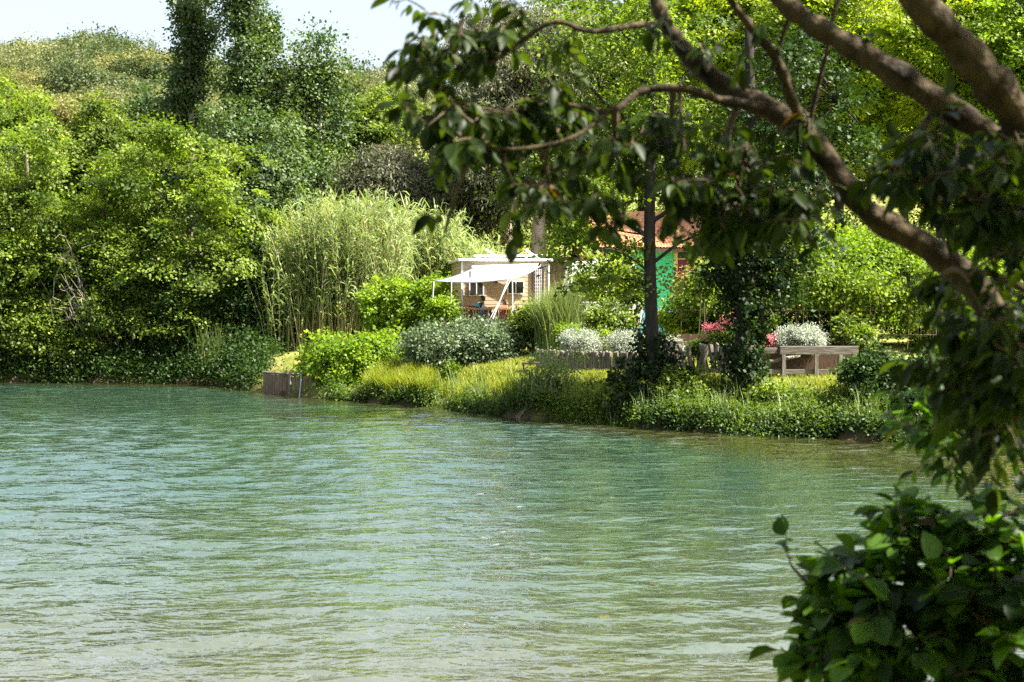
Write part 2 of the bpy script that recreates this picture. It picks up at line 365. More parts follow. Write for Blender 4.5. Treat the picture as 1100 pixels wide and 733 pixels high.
def curve_pts(a, b, rng, n=5, sag=.1, wob=.06):
    a = np.array(a, float); b = np.array(b, float); L = np.linalg.norm(b - a); out = []
    w1 = rng.normal(size=3) * wob * L
    for i in range(n + 1):
        t = i / n; p = a * (1 - t) + b * t; p = p + w1 * math.sin(math.pi * t); p[2] += sag * L * math.sin(math.pi * t) * .6
        out.append(p)
    return out
def trunk_mb(rng, h, r, lean=(0, 0), nodes=8, mb=None, base=(0, 0, -.3), root=True, r_top=.25):
    mb = mb or MB(); P = []; Rr = []
    ph = rng.uniform(0, 6)
    for i in range(nodes + 1):
        t = i / nodes
        P.append((base[0] + lean[0] * t + .12 * h * .1 * math.sin(t * 5 + ph) * t, base[1] + lean[1] * t + .12 * h * .1 * math.cos(t * 4 + ph) * t, base[2] + (h - base[2]) * t))
        Rr.append(r * ((1 - t) * (1 - r_top) + r_top) * (1 + (.5 * math.exp(-t * 14) if root else 0)))
    mb.tube(P, Rr, 10); return mb, P, Rr
def tree(name, label, cat, px, Y, ytop, ybot, wpx, kind='alder', mat='alder', bark='bark', seed=0, leaf=.1, dens=3.2, trunk_r=None, group=None,
         nb=14, clump=.5, flat=.45, droop=0, col=False, ratio=.75, depth=1.0, boxy=False, lean=0, limbs=16, up=.7, bump_r=.36, inner=.55, per=70):
    rng = np.random.default_rng(seed); x = xat(px, Y); g = hz(x, Y); sc = Y / 1423.
    ztop = zat(ytop, Y) - g; zbot = zat(ybot, Y) - g; Wm = wpx * Y / F; Hc = ztop - zbot
    t = thing(name, label, cat, (x, Y, g), 0, group)
    cz = (ztop + zbot) / 2; blobs = []
    for i in range(nb):
        if col:
            f = (i + .5) / nb; wd = Wm * .5 * (1 - .75 * abs(f - .42) ** 1.3); bx, by = rng.normal(size=2) * wd * .28
            blobs.append((bx, by, zbot + Hc * f, wd * .62, wd * .62 * depth, Hc / nb * 1.3))
        else:
            d = rdir(rng, 1)[0]; rr = rng.uniform(.35, .72)
            if boxy: d = d / (np.sum(d ** 4)) ** .25; rr = rng.uniform(.4, .8)
            br = Wm * bump_r * rng.uniform(.6, 1.15)
            k = .5 * Wm; zc = d[2] * (Hc / 2) * rr
            blobs.append((d[0] * k * rr, d[1] * k * rr * depth, cz + zc, br, br, min(br * .8, Hc * .4)))
    if not col: blobs.append((0, 0, cz, Wm * .3, Wm * .3, Hc * .32))
    me, cc = crown_mesh(rng, blobs, leaf, dens, clump, flat, up, droop, ratio, M[mat], per=per, inner=inner)
    link('crown', me, t)
    r = trunk_r or max(.06, Hc * .018)
    mb, P, Rr = trunk_mb(rng, ztop * (.9 if col else .8), r, (lean * Wm, 0))
    idx = rng.choice(len(cc), min(limbs + 26, len(cc)), replace=False)
    for q, k in enumerate(idx):
        tgt = cc[k]; cand = [i for i in range(len(P)) if P[i][2] < tgt[2] - .15 * np.hypot(tgt[0], tgt[1])] or [1]
        b = P[cand[-1] if rng.random() < .7 else cand[max(0, len(cand) - 2)]]
        rb = r * (.38 if q < limbs else .16) * max(.3, 1 - b[2] / max(ztop, .1) * .6)
        cp = curve_pts(b, tgt, rng, 6, .12, .07); mb.tube(cp, list(np.linspace(rb, .012, 7)), 5, False)
    mb.build('trunk', M[bark], t, True)
    return t
def bush(name, label, cat, px, Y, ytop, ybot, wpx, mat, seed=0, leaf=.07, dens=4, group=None, nb=13, clump=.22, flat=.5, droop=0, ratio=.7, depth=1., up=.6, stem=True, parts=None, box=False, ratio_blob=.27, vz=None):
    rng = np.random.default_rng(seed); x = xat(px, Y); g = hz(x, Y)
    ztop = zat(ytop, Y) - g; zb = (zat(ybot, Y) - g) if ybot is not None else 0.0; Wm = wpx * Y / F; Hc = ztop - zb
    t = thing(name, label, cat, (x, Y, g), 0, group); blobs = []
    for i in range(nb):
        if box:
            u = (i + .5) / nb - .5; 
            for q in (.28, .72): blobs.append((u * Wm * .9, rng.normal() * .05, zb + Hc * q, Wm / nb * .9, .45 * depth, Hc * .3))
        else:
            d = rdir(rng, 1)[0]; br = Wm * ratio_blob * rng.uniform(.6, 1.1)
            brz = min(br, Hc * .42)
            blobs.append((d[0] * (Wm / 2 - br * .8), d[1] * (Wm / 2 - br * .8) * depth, zb + Hc / 2 + d[2] * (Hc / 2 - brz), br, br, brz))
    me, cc = crown_mesh(rng, blobs, leaf, dens, clump, flat, up, droop, ratio, M[mat], per=40, inner=.6)
    link('foliage', me, t)
    if stem:
        mb = MB()
        for k in rng.choice(len(cc), min(26, len(cc)), replace=False):
            mb.tube(curve_pts((rng.normal() * .08, rng.normal() * .05, -.1), cc[k], rng, 5, .05, .08), list(np.linspace(.022, .006, 6)), 4, False)
        mb.build('stems', M['twig'], t)
    return t
def blades_mesh(rng, base, height, width, n, spread, lean, mat, segs=3, curl=1.0, name='blades', vbias=0.):
    """arching strips; base (n,3)."""
    n = len(base); a = rng.uniform(0, 2 * np.pi, n); d = np.stack([np.cos(a), np.sin(a), np.zeros(n)], 1)
    side = np.stack([-np.sin(a), np.cos(a), np.zeros(n)], 1)
    ln = height * rng.uniform(.55, 1.15, n); le = lean * rng.uniform(.3, 1.3, n); wd = width * rng.uniform(.6, 1.3, n)
    rows = []
    for s in range(segs + 1):
        t = s / segs; hx = le * ln * t ** (1 + curl); hzv = ln * (t - .45 * np.clip(le, 0, 1.2) * t ** (1.5 + curl))
        p = base + d * hx[:, None]; p[:, 2] += hzv; w_ = wd * (1 - t) ** .6 if s < segs else wd * .05
        rows.append(p - side * (w_ / 2)[:, None]); rows.append(p + side * (w_ / 2)[:, None])
    V = np.stack(rows, 1).reshape(-1, 3); k = 2 * (segs + 1); b = (np.arange(n) * k)[:, None]
    Fc = np.concatenate([b + np.array([[2 * s, 2 * s + 1, 2 * s + 3, 2 * s + 2]]) for s in range(segs)], 0)
    v = np.clip(rng.random(n) * .9 + vbias, 0, 1)
    return mesh_np(name, V, Fc, 4, mat, np.repeat(v, k))

# ================================================================== FAR HILLSIDE
HB = []
_r = np.random.default_rng(3)
for i, (mat, nm) in enumerate([('scrub_olive', 'o'), ('scrub_dark', 'd'), ('scrub_yellow', 'y'), ('scrub_olive', 'o2')]):
    r_ = np.random.default_rng(40 + i); blobs = [(*(r_.normal(size=2) * .8), .9 + r_.normal() * .3, 1.1, 1.1, .9) for _ in range(6)]
    HB.append(crown_mesh(r_, blobs, .11, 2.6, .4, .7, .5, 0, .75, M[mat], per=30)[0])
HK = ['round olive bush', 'dark green bush', 'yellowish bush', 'grey olive bush']
cnt = 0
for i in range(900):
    px = _r.uniform(-10, 450); Y = _r.uniform(95, 262) ** 1.0
    x = xat(px, Y)
    if cnt >= 230: break
    # only where the hillside shows above the trees
    if px > 200 and _r.random() < .45: continue
    g = hz(x, Y); py = HOR - (g - EYE) * F / Y
    if py > 150: continue
    k = int(_r.choice(4, p=[.34, .3, .16, .2])); s = _r.uniform(.8, 1.9) * (1 + .35 * (Y > 180))
    o = link('scrub_bush', HB[k], None, (x, Y, g - .2)); o.rotation_euler = (0, 0, _r.uniform(0, 6.28)); o.scale = (s * _r.uniform(.9, 1.35), s, s * _r.uniform(.7, 1.1))
    wh = 'at the left end of the hillside' if px < 45 else 'left of the hill bare patch' if px < 80 else 'below the highest skyline bush' if px < 125 else 'just left of the tall poplars' if px < 180 else 'behind the tall poplars' if px < 300 else 'behind the short poplar' if px < 380 else 'right of the short poplar'
    ht = 'near the skyline' if py < 72 else 'halfway down' if py < 100 else 'low down'
    tag(o, HK[k] + ' ' + ht + ' ' + wh, 'bush', 'scrub bushes on the dry hillside'); cnt += 1
for px, Y, s, k, lab in [(22, 236, 2.2, 0, 'large olive bush at the left end of the hill skyline'), (42, 238, 2.6, 1, 'dark green bush with spiky top on the skyline left of the bare patch'),
                         (68, 238, 2.0, 1, 'low dark bush on the skyline beside the bare patch'), (97, 236, 3.6, 1, 'tall round dark bush standing highest on the hill skyline'),
                         (112, 228, 3.3, 0, 'wide olive bush right of the highest skyline bush'), (142, 240, 2.8, 2, 'yellowish bush on the skyline left of the tall poplars'), (163, 236, 2.8, 1, 'dark bush on the skyline close to the tall poplars'),
                         (335, 236, 3.0, 2, 'yellowish bush on the skyline right of the tall poplars'), (378, 236, 3.2, 1, 'dark bush on the skyline just left of the overhanging leaves'), (415, 236, 2.6, 0, 'olive bush on the skyline behind the overhanging leaves'), (100, 170, 2.6, 1, 'dark bush halfway up the hillside below the skyline bushes'), (150, 140, 2.0, 1, 'dark bush low on the hillside beside the pale poplar')]:
    x = xat(px, Y); o = link('scrub_bush', HB[k], None, (x, Y, hz(x, Y) - .3)); o.scale = (s, s, s * (.8 if k != 1 else 1.0)); o.rotation_euler = (0, 0, px)
    tag(o, lab, 'bush', 'bushes along the hill skyline')
# continuous low garrigue between the bushes
pts = np.stack([_r.uniform(-95, 20, 13000), _r.uniform(80, 265, 13000)], 1)
P = np.column_stack([pts, H(pts[:, 0], pts[:, 1])]); dl = np.repeat(P, 12, 0) + _r.normal(size=(len(P) * 12, 3)) * [.6, .6, .25]; dl[:, 2] += .25
V, Fc = leaf_quads(dl, rdir(_r, len(dl)), rdir(_r, len(dl)) + [0, 0, .8], _r.uniform(.18, .34, len(dl)), _r.uniform(.12, .22, len(dl)))
tag(link('hillside_scrub', mesh_np('hillside_scrub', V, Fc, 4, M['scrub_olive'], np.repeat(np.repeat(_r.random(len(P)), 12), 4))), 'low dry scrub covering the hillside', 'scrub', kind='stuff')

# ================================================================== TREES, LEFT AND BEHIND
T = tree
# foot of the hill
FT = 'trees at the foot of the hill'
T('broadleaf_tree', 'yellow green tree at the foot of the hill at the left picture edge', 'tree', 12, 66, 98, 250, 110, mat='alder', seed=1, leaf=.16, group=FT)
T('broadleaf_tree', 'olive green tree rising behind the left shore trees below the bare patch', 'tree', 92, 70, 112, 260, 120, mat='alder', seed=2, leaf=.16, group=FT)
T('broadleaf_tree', 'pale grey green tree between the hill and the tall poplars', 'tree', 168, 72, 58, 260, 66, mat='poplar', seed=3, leaf=.15, group=FT, clump=.7)
T('poplar', 'left one of the two tallest poplars, its top above the picture', 'tree', 208, 62, -75, 250, 72, mat='poplar', bark='palebark', seed=4, leaf=.14, col=True, nb=20, dens=5, clump=.5, flat=.8, trunk_r=.2, group='poplars', inner=.3, limbs=26)
T('poplar', 'right one of the two tallest poplars with its pale trunk showing', 'tree', 272, 60, -85, 250, 82, mat='poplar', bark='palebark', seed=5, leaf=.14, col=True, nb=20, dens=5.5, clump=.5, flat=.8, trunk_r=.24, group='poplars', inner=.3, limbs=26)
T('poplar', 'slim poplar leaning beside the right tallest poplar', 'tree', 292, 61, 14, 250, 46, mat='poplar', bark='palebark', seed=25, leaf=.14, col=True, nb=12, dens=3, clump=.4, flat=.8, trunk_r=.13, group='poplars', inner=.3)
T('poplar', 'shorter full poplar with a pointed dark top right of the tall poplars', 'tree', 344, 60, 46, 260, 92, mat='poplar', bark='palebark', seed=6, leaf=.14, col=True, nb=14, dens=4, clump=.7, flat=.8, group='poplars', inner=.4)
T('broadleaf_tree', 'bushy mid green tree in front of the poplar trunks', 'tree', 268, 56, 92, 300, 130, mat='poplar', seed=7, leaf=.13, dens=3)
T('broadleaf_tree', 'bright green tree behind the giant reeds', 'tree', 392, 64, 84, 270, 95, mat='alder', seed=8, leaf=.14)
T('broadleaf_tree', 'light green feathery tree between short poplar and grey green trees', 'tree', 425, 70, 70, 250, 80, mat='alder', seed=9, leaf=.14)
GE = 'grey green gum trees behind the mobile home'
T('gum_tree', 'grey green gum tree with brownish drooping foliage above the reeds', 'tree', 430, 58, 138, 268, 110, mat='euca', bark='eucbark', seed=10, leaf=.17, ratio=.32, droop=.5, dens=2.6, group=GE)
T('gum_tree', 'dark rounded gum tree left of the peeling trunk', 'tree', 505, 60, 120, 262, 110, mat='euca', bark='darkbark', seed=11, leaf=.17, ratio=.32, droop=.5, dens=2.4, group=GE)
T('gum_tree', 'tall gum tree with a pale peeling trunk behind the mobile home', 'tree', 578, 56, 10, 205, 150, mat='euca', bark='eucbark', seed=12, leaf=.17, ratio=.32, droop=.5, dens=2.2, group=GE, trunk_r=.34, nb=18)
T('gum_tree', 'very tall grey green gum tree with sky showing through its left side', 'tree', 545, 66, -40, 190, 150, mat='euca', bark='eucbark', seed=13, leaf=.19, ratio=.32, droop=.5, dens=1.6, group=GE, trunk_r=.3, nb=18)
# left shore
AL = 'alders along the left shore'
T('alder', 'leafy alder at the far left of the shore with dark gaps', 'tree', 28, 47.2, 104, 415, 165, mat='alder', seed=14, leaf=.105, dens=2.5, nb=34, group=AL, boxy=True, clump=.55, flat=.2, up=.9, per=120, bump_r=.17)
T('alder', 'alder between the far left tree and the large rounded one', 'tree', 112, 47.6, 128, 405, 130, mat='alder', seed=15, leaf=.105, dens=2.4, nb=30, group=AL, boxy=True, clump=.55, flat=.2, up=.9, per=120, bump_r=.17)
T('alder', 'largest rounded alder, its skirts hanging over the water', 'tree', 205, 47.2, 112, 400, 185, mat='alder', seed=16, leaf=.105, dens=2.6, nb=46, group=AL, boxy=True, clump=.55, flat=.2, up=.9, per=120, bump_r=.15, trunk_r=.22)
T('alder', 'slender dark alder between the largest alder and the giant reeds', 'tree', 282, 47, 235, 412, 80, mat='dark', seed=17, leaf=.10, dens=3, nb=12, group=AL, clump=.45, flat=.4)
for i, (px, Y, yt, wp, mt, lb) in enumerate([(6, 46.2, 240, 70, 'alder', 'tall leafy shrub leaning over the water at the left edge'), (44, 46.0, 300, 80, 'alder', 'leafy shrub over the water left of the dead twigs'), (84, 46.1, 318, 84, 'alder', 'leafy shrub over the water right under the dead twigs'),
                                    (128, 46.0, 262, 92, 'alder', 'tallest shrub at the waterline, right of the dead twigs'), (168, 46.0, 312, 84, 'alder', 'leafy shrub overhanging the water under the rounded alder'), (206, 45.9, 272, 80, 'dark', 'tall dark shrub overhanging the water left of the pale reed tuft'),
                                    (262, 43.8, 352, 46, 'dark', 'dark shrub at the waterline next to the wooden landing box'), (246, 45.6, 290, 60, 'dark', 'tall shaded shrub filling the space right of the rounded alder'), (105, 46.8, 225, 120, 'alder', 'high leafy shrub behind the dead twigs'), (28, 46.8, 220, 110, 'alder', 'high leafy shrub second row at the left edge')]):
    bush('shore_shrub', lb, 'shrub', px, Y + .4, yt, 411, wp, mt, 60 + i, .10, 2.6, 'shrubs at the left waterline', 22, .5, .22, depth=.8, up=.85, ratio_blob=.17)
rng = np.random.default_rng(77)
# pale reed tuft under the alder
x = xat(226, 45.1); b = np.zeros((220, 3)) + rng.normal(size=(220, 3)) * [.28, .2, 0]
t = thing('reed_tuft', 'pale reed tuft at the waterline under the rounded alder', 'reeds', (x, 45.3, .05)); link('blades', blades_mesh(rng, b, 2.0, .05, 220, 1, .35, M['reed']), t)
# dead branches
mb = MB(); bx = xat(88, 46.4); t = thing('dead_branch', 'bare grey dead branches poking out of the left shore trees', 'branch', (bx, 46.4, hz(bx, 46.4)))
base = np.array([.3, .4, zat(372, 46) - .6])
for i in range(22):
    c = np.array(curve_pts(base + rng.normal(size=3) * .1, np.array([rng.normal(-.1, .38), -1.3 + rng.normal() * .25, zat(rng.uniform(240, 325), 46) - .8]), rng, 6, .2, .13))
    mb.tube(c, list(np.linspace(.028, .008, 7)), 4, False)
    for q in range(6):
        k = rng.integers(2, 6); e = c[k] + rdir(rng, 1)[0] * [.35, .2, .4]; mb.tube(curve_pts(c[k], e, rng, 3, 0, .15), [.01, .008, .007, .005], 3, False)
mb.tube([(.4, .5, -.3), (.35, .4, 1.5), base], [.12, .09, .06], 7)
mb.build('dead_limbs', M['deadtwig'], t)
# giant reeds
def reeds(rng, n, xs, ys, hf, nm, stems=M['reed']):
    Vs = []; Fs = []; vs = []; off = 0; mb = MB()
    B = []; Dn = []; Ln = []; vv = []
    for i in range(n):
        x = rng.uniform(*xs(0)) if callable(xs) else rng.uniform(*xs); y = rng.uniform(*ys); g = hz(x, y); h = hf(x, y) * (rng.uniform(.6, 1.12) if rng.random() < .7 else rng.uniform(.95, 1.06))
        la = rng.uniform(0, 6.28); ln = rng.uniform(.05, .3) * h; tone = rng.random()
        p0 = np.array([x, y, g]); p1 = p0 + [math.cos(la) * ln, math.sin(la) * ln, h]
        mb.tube([p0, p0 * .55 + p1 * .45 - [math.cos(la) * ln * .15, math.sin(la) * ln * .15, 0], p1], [.018, .015, .005], 3, False)
        for k in range(15):
            t = .25 + .75 * (k + rng.random()) / 15; B.append(p0 * (1 - t) + p1 * t); Dn.append(la + rng.normal() * 1.3 if rng.random() < .6 else rng.uniform(0, 6.28)); Ln.append(rng.uniform(.25, .8)); vv.append(np.clip(tone * .5 + rng.random() * .5, 0, 1))
    B = np.array(B); a = np.array(Dn); ln = np.array(Ln); d = np.stack([np.cos(a), np.sin(a), np.zeros(len(a))], 1); s = np.stack([-np.sin(a), np.cos(a), np.zeros(len(a))], 1)
    rows = []; up_ = rng.random(len(B)) ** 1.3
    for tt, wz, hh in ((0, .03, 0), (.35, .05, .22), (.7, .035, .12), (1, .004, -.18)):
        p = B + d * (ln * tt * (.8 - .35 * up_))[:, None]; p[:, 2] += ln * (hh * (1 - up_) + tt * .75 * up_); rows += [p - s * wz / 2 - [0, 0, wz * .2], p + s * wz / 2 + [0, 0, wz * .2]]
    V = np.stack(rows, 1).reshape(-1, 3); b = (np.arange(len(B)) * 8)[:, None]
    Fc = np.concatenate([b + np.array([[2 * q, 2 * q + 1, 2 * q + 3, 2 * q + 2]]) for q in range(3)], 0)
    o = link(nm, mesh_np(nm, V, Fc, 4, stems, np.repeat(np.array(vv), 8)))
    st = mb.build('reed_canes', M['reedcane'], o); return o
M['reedcane'] = plain('reed_canes', (.3, .27, .12), .7, .3)
Yr = 48
def rh(x, y):
    px = CX + x / y * F; ytop = np.interp(px, [285, 320, 360, 400, 450, 490, 520, 545], [290, 238, 220, 222, 222, 232, 240, 268]); return max(1.2, zat(ytop, y) - hz(x, y))
r1 = reeds(np.random.default_rng(8), 900, (xat(296, Yr), xat(425, Yr)), (45.5, 49.5), rh, 'giant_reeds')
tag(r1, 'tall pale green giant reeds behind the hedge', 'reeds', kind='stuff')
r2 = reeds(np.random.default_rng(9), 620, (xat(425, 51.5), xat(538, 51.5)), (50.2, 53), lambda x, y: max(1.0, zat(np.interp(CX + x / y * F, [420, 470, 500, 540], [228, 236, 246, 262]), y) - hz(x, y)) * (1 if x < xat(490, 51.5) else .85), 'rear_reeds')
tag(r2, 'giant reeds on the rise left of the mobile home', 'reeds', kind='stuff')

# ================================================================== MOBILE HOME, AWNING, TERRACE
x0, x1 = xat(496, 45), xat(590, 45); Yc = 45.0; gz = hz((x0 + x1) / 2, Yc)
cxm = (x0 + x1) / 2; hw = (x1 - x0) / 2
c = thing('mobile_home', 'cream sided mobile home with a flat white roof behind the terrace', 'mobile home', (cxm, Yc, gz), R(6))
zr = zat(281, Yc) - gz
mb = MB(); zb_ = .45; n = 17; dz = (zr - zb_) / n
for k in range(n):     # lapped siding all round
    o_ = .0015
    mb.add([(-hw, -o_ - .004, zb_ + k * dz), (hw, -o_ - .004, zb_ + k * dz), (hw, 0, zb_ + (k + 1) * dz), (-hw, 0, zb_ + (k + 1) * dz)], [(0, 1, 2, 3)])
    mb.add([(-hw - .012, 7, zb_ + k * dz), (-hw - .012, -.012, zb_ + k * dz), (-hw, 0, zb_ + (k + 1) * dz), (-hw, 7, zb_ + (k + 1) * dz)], [(0, 1, 2, 3)])
    mb.add([(hw + .012, -.012, zb_ + k * dz), (hw + .012, 7, zb_ + k * dz), (hw, 7, zb_ + (k + 1) * dz), (hw, 0, zb_ + (k + 1) * dz)], [(0, 1, 2, 3)])
mb.box(-hw + .02, hw - .02, .03, 6.98, zb_, zr - .003)
mb.build('wall', M['cream'], c)
MB().box(-hw - .12, hw + .12, -.12, 7.1, zr, zr + .09).build('roof', M['white'], c, bevel=.02)
MB().box(-hw - .02, -hw + .04, -.035, -.016, zb_, zr - .01).box(hw - .03, hw + .02, -.035, -.016, zb_, zr - .01).build('corner_trim', M['white'], c)
MB().box(-hw + .03, hw - .03, .03, 6.9, .0, zb_).build('skirting', M['frame_dark'], c)
for (vx, sz) in ((-.35, .26), (.95, .24)):
    q = MB(); q.box(vx, vx + sz * 1.5, 1.5, 2.0, zr + .09, zr + .14)
    q.add([(vx - .12, 1.5, zr + .42), (vx + sz * 1.3, 1.5, zr + .12), (vx + sz * 1.3, 2.0, zr + .12), (vx - .12, 2.0, zr + .42), (vx - .12, 1.5, zr + .45), (vx + sz * 1.3, 1.5, zr + .15), (vx + sz * 1.3, 2.0, zr + .15), (vx - .12, 2.0, zr + .45)], [(0, 3, 2, 1), (4, 5, 6, 7), (0, 1, 5, 4), (1, 2, 6, 5), (2, 3, 7, 6), (3, 0, 4, 7)])
    q.build('roof_hatch', M['white'], c)
mb = MB(); mb.tube([(-.9, 1.0, zr + .2), (hw, 1.0, zr + .22)], .03, 6); mb.tube([(-.9, 1.4, zr + .2), (hw, 1.4, zr + .22)], .03, 6)
for vx in (-.8, 0, .8): mb.tube([(vx, 1.0, zr + .08), (vx, 1.0, zr + .2)], .02, 5); mb.tube([(vx, 1.4, zr + .08), (vx, 1.4, zr + .2)], .02, 5)
mb.build('roof_rack', M['chrome'], c)
def window(parent, xa, xb, za, zb2, y, bars=1):
    f = MB(); e = .04
    f.box(xa - e, xb + e, y - .03, y - .004, za - e, za).box(xa - e, xb + e, y - .03, y - .004, zb2, zb2 + e).box(xa - e, xa, y - .03, y - .004, za, zb2).box(xb, xb + e, y - .03, y - .004, za, zb2)
    for b in range(bars): mx = xa + (xb - xa) * (b + 1) / (bars + 1); f.box(mx - .018, mx + .018, y - .028, y - .004, za, zb2)
    o = f.build('window', M['lattice'], parent); MB().box(xa, xb, y - .016, y - .006, za, zb2).build('pane', M['black'], o); return o
def zc(py): return zat(py, Yc) - gz
def xc(px): return xat(px, Yc) - cxm
window(c, xc(505), xc(518.5), zc(317), zc(304), -.022, 1)
window(c, xc(546), xc(562), zc(315), zc(303), -.022, 1)
d = MB(); dx0, dx1, dz0, dz1 = xc(572.5), xc(584.5), zb_ + .05, zr - .16
d.box(dx0, dx0 + .05, -.06, -.02, dz0, dz1).box(dx1 - .05, dx1, -.06, -.02, dz0, dz1).box(dx0 + .05, dx1 - .05, -.06, -.02, dz1 - .06, dz1).box(dx0 + .05, dx1 - .05, -.06, -.02, dz0, dz0 + .3)
do = d.build('door', M['frame_dark'], c)
l = MB(); 
for k in range(4): u = dx0 + .06 + (dx1 - dx0 - .12) * (k + .5) / 4; l.box(u - .009, u + .009, -.055, -.03, dz0 + .3, dz1 - .06)
for k in range(14): zz = dz0 + .36 + (dz1 - dz0 - .46) * k / 13; l.box(dx0 + .05, dx1 - .05, -.05, -.034, zz - .009, zz + .009)
l.build('lattice', M['lattice'], do); MB().box(dx0 + .05, dx1 - .05, -.028, -.02, dz0 + .3, dz1 - .06).build('pane', plain('door_curtain', (.4, .36, .36), .8), do)
MB().tube([(xc(533), -.1, zc(303.5)), (xc(533), -.02, zc(303.5))], .04, 8).build('wall_lamp', M['frame_dark'], c)

# awning
t = thing('awning', 'white sloping awning stretched over the terrace on slim poles', 'awning', (cxm, Yc - .4, gz))
ab = [(xc(523), .1, zc(287)), (xc(579), .1, zc(282.5))]; af = [(xc(466) , -2.7, zat(303, 42) - gz), (xc(548), -2.7, zat(302, 42) - gz)]
nu, nv = 22, 10; V = []; 
ab = [np.array((xat(507, 44.8) - cxm, .1, zat(289, 44.8) - gz)), np.array((xat(581, 44.8) - cxm, .1, zat(286.5, 44.8) - gz))]
af = [np.array((xat(466, 42.1) - cxm, -2.5, zat(302.5, 42.1) - gz)), np.array((xat(552, 42.1) - cxm, -2.5, zat(300, 42.1) - gz))]
for j in range(nv + 1):
    for i in range(nu + 1):
        u, v = i / nu, j / nv; p = (ab[0] * (1 - u) + ab[1] * u) * (1 - v) + (af[0] * (1 - u) + af[1] * u) * v
        p[2] -= .07 * math.sin(math.pi * u) * v + .05 * math.sin(math.pi * v); V.append(p)
fs = [(j * (nu + 1) + i, j * (nu + 1) + i + 1, (j + 1) * (nu + 1) + i + 1, (j + 1) * (nu + 1) + i) for j in range(nv) for i in range(nu)]
me = bpy.data.meshes.new('canopy'); me.from_pydata([tuple(v) for v in V], [], fs); me.materials.append(M['awning']); me.polygons.foreach_set('use_smooth', [True] * len(fs))
o = link('canopy', me, t); s = o.modifiers.new('thickness', 'SOLIDIFY'); s.thickness = .02
MB().tube([ab[0] + [0, .12, .04], ab[1] + [0, .12, .04]], .06, 8).build('roller', M['white'], t)
for a_, bx in ((af[0], -.12), (af[1] * .98 + af[0] * .02, 0.02), (af[0] * .78 + af[1] * .22, -.02)):
    p = MB(); p.tube([(a_[0] + bx, a_[1] + .05, .1), tuple(a_)], .017, 6); p.build('pole', M['white'], t)
p = MB(); p.tube([tuple(af[1] * .93 + af[0] * .07), tuple(af[1] * .68 + af[0] * .32 + np.array([-.02, -.2, -1.55]))], .02, 6); p.tube([tuple(af[1] * .93 + af[0] * .07 + np.array([.08, 0, 0])), tuple(af[1] * .68 + af[0] * .32 + np.array([.0, -.2, -1.25]))], .012, 6)
p.build('brace', M['white'], t)
l = MB(); l.tube([tuple(af[0] * .55 + af[1] * .45 + np.array([0, .9, .1])), tuple(af[0] * .55 + af[1] * .45 + np.array([0, .9, .28]))], .05, 6).build('crank', M['chrome'], t)

# terrace
Yt = 43.0; xa, xb = xat(482, Yt), xat(552, Yt); gt = hz((xa + xb) / 2, Yt); tz = 1.53 - gt
t = thing('terrace', 'brown timber terrace with a slatted railing below the awning', 'terrace', ((xa + xb) / 2, Yt, gt)); cx_ = (xa + xb) / 2
mb = MB(); nb_ = 14
for k in range(nb_): y = -.6 + 2.3 * k / nb_; mb.box(xa - cx_, xb - cx_ + .6, y, y + .15, tz - .04, tz)
mb.build('deck', M['orangewood'], t)
zrail = zat(331, Yt - .6) - gt
MB().box(xa - cx_, xb - cx_, -.66, -.56, zrail - .05, zrail).build('handrail', M['orangewood'], t)
mb = MB(); ns = 26
for k in range(ns): u = xa - cx_ + (xb - xa) * (k + .5) / ns; mb.box(u - .022, u + .022, -.63, -.60, tz, zrail - .05)
mb.build('balusters', M['darkwood'], t)
for k in range(4): u = xa - cx_ + (xb - xa) * k / 3; MB().box(u - .05, u + .05, -.598, -.51, -.2, zrail - .052).build('post', M['darkwood'], t)
# garden chair for the sitter
def chair(px, Y, lab, mat):
    x = xat(px, Y); z = gt + tz + .002
    t = thing('garden_chair', lab, 'chair', (x, Y, z)); s = MB().box(-.24, .24, -.22, .24, .38, .42).build('seat', M[mat], t)
    MB().box(.20, .24, -.22, .24, .422, .85).build('backrest', M[mat], t)
    for a in (-.2, .18):
        for b in (-.19, .19): MB().box(a - .02, a + .02, b - .02, b + .02, 0, .378).build('leg', M[mat], t)
    return x, z
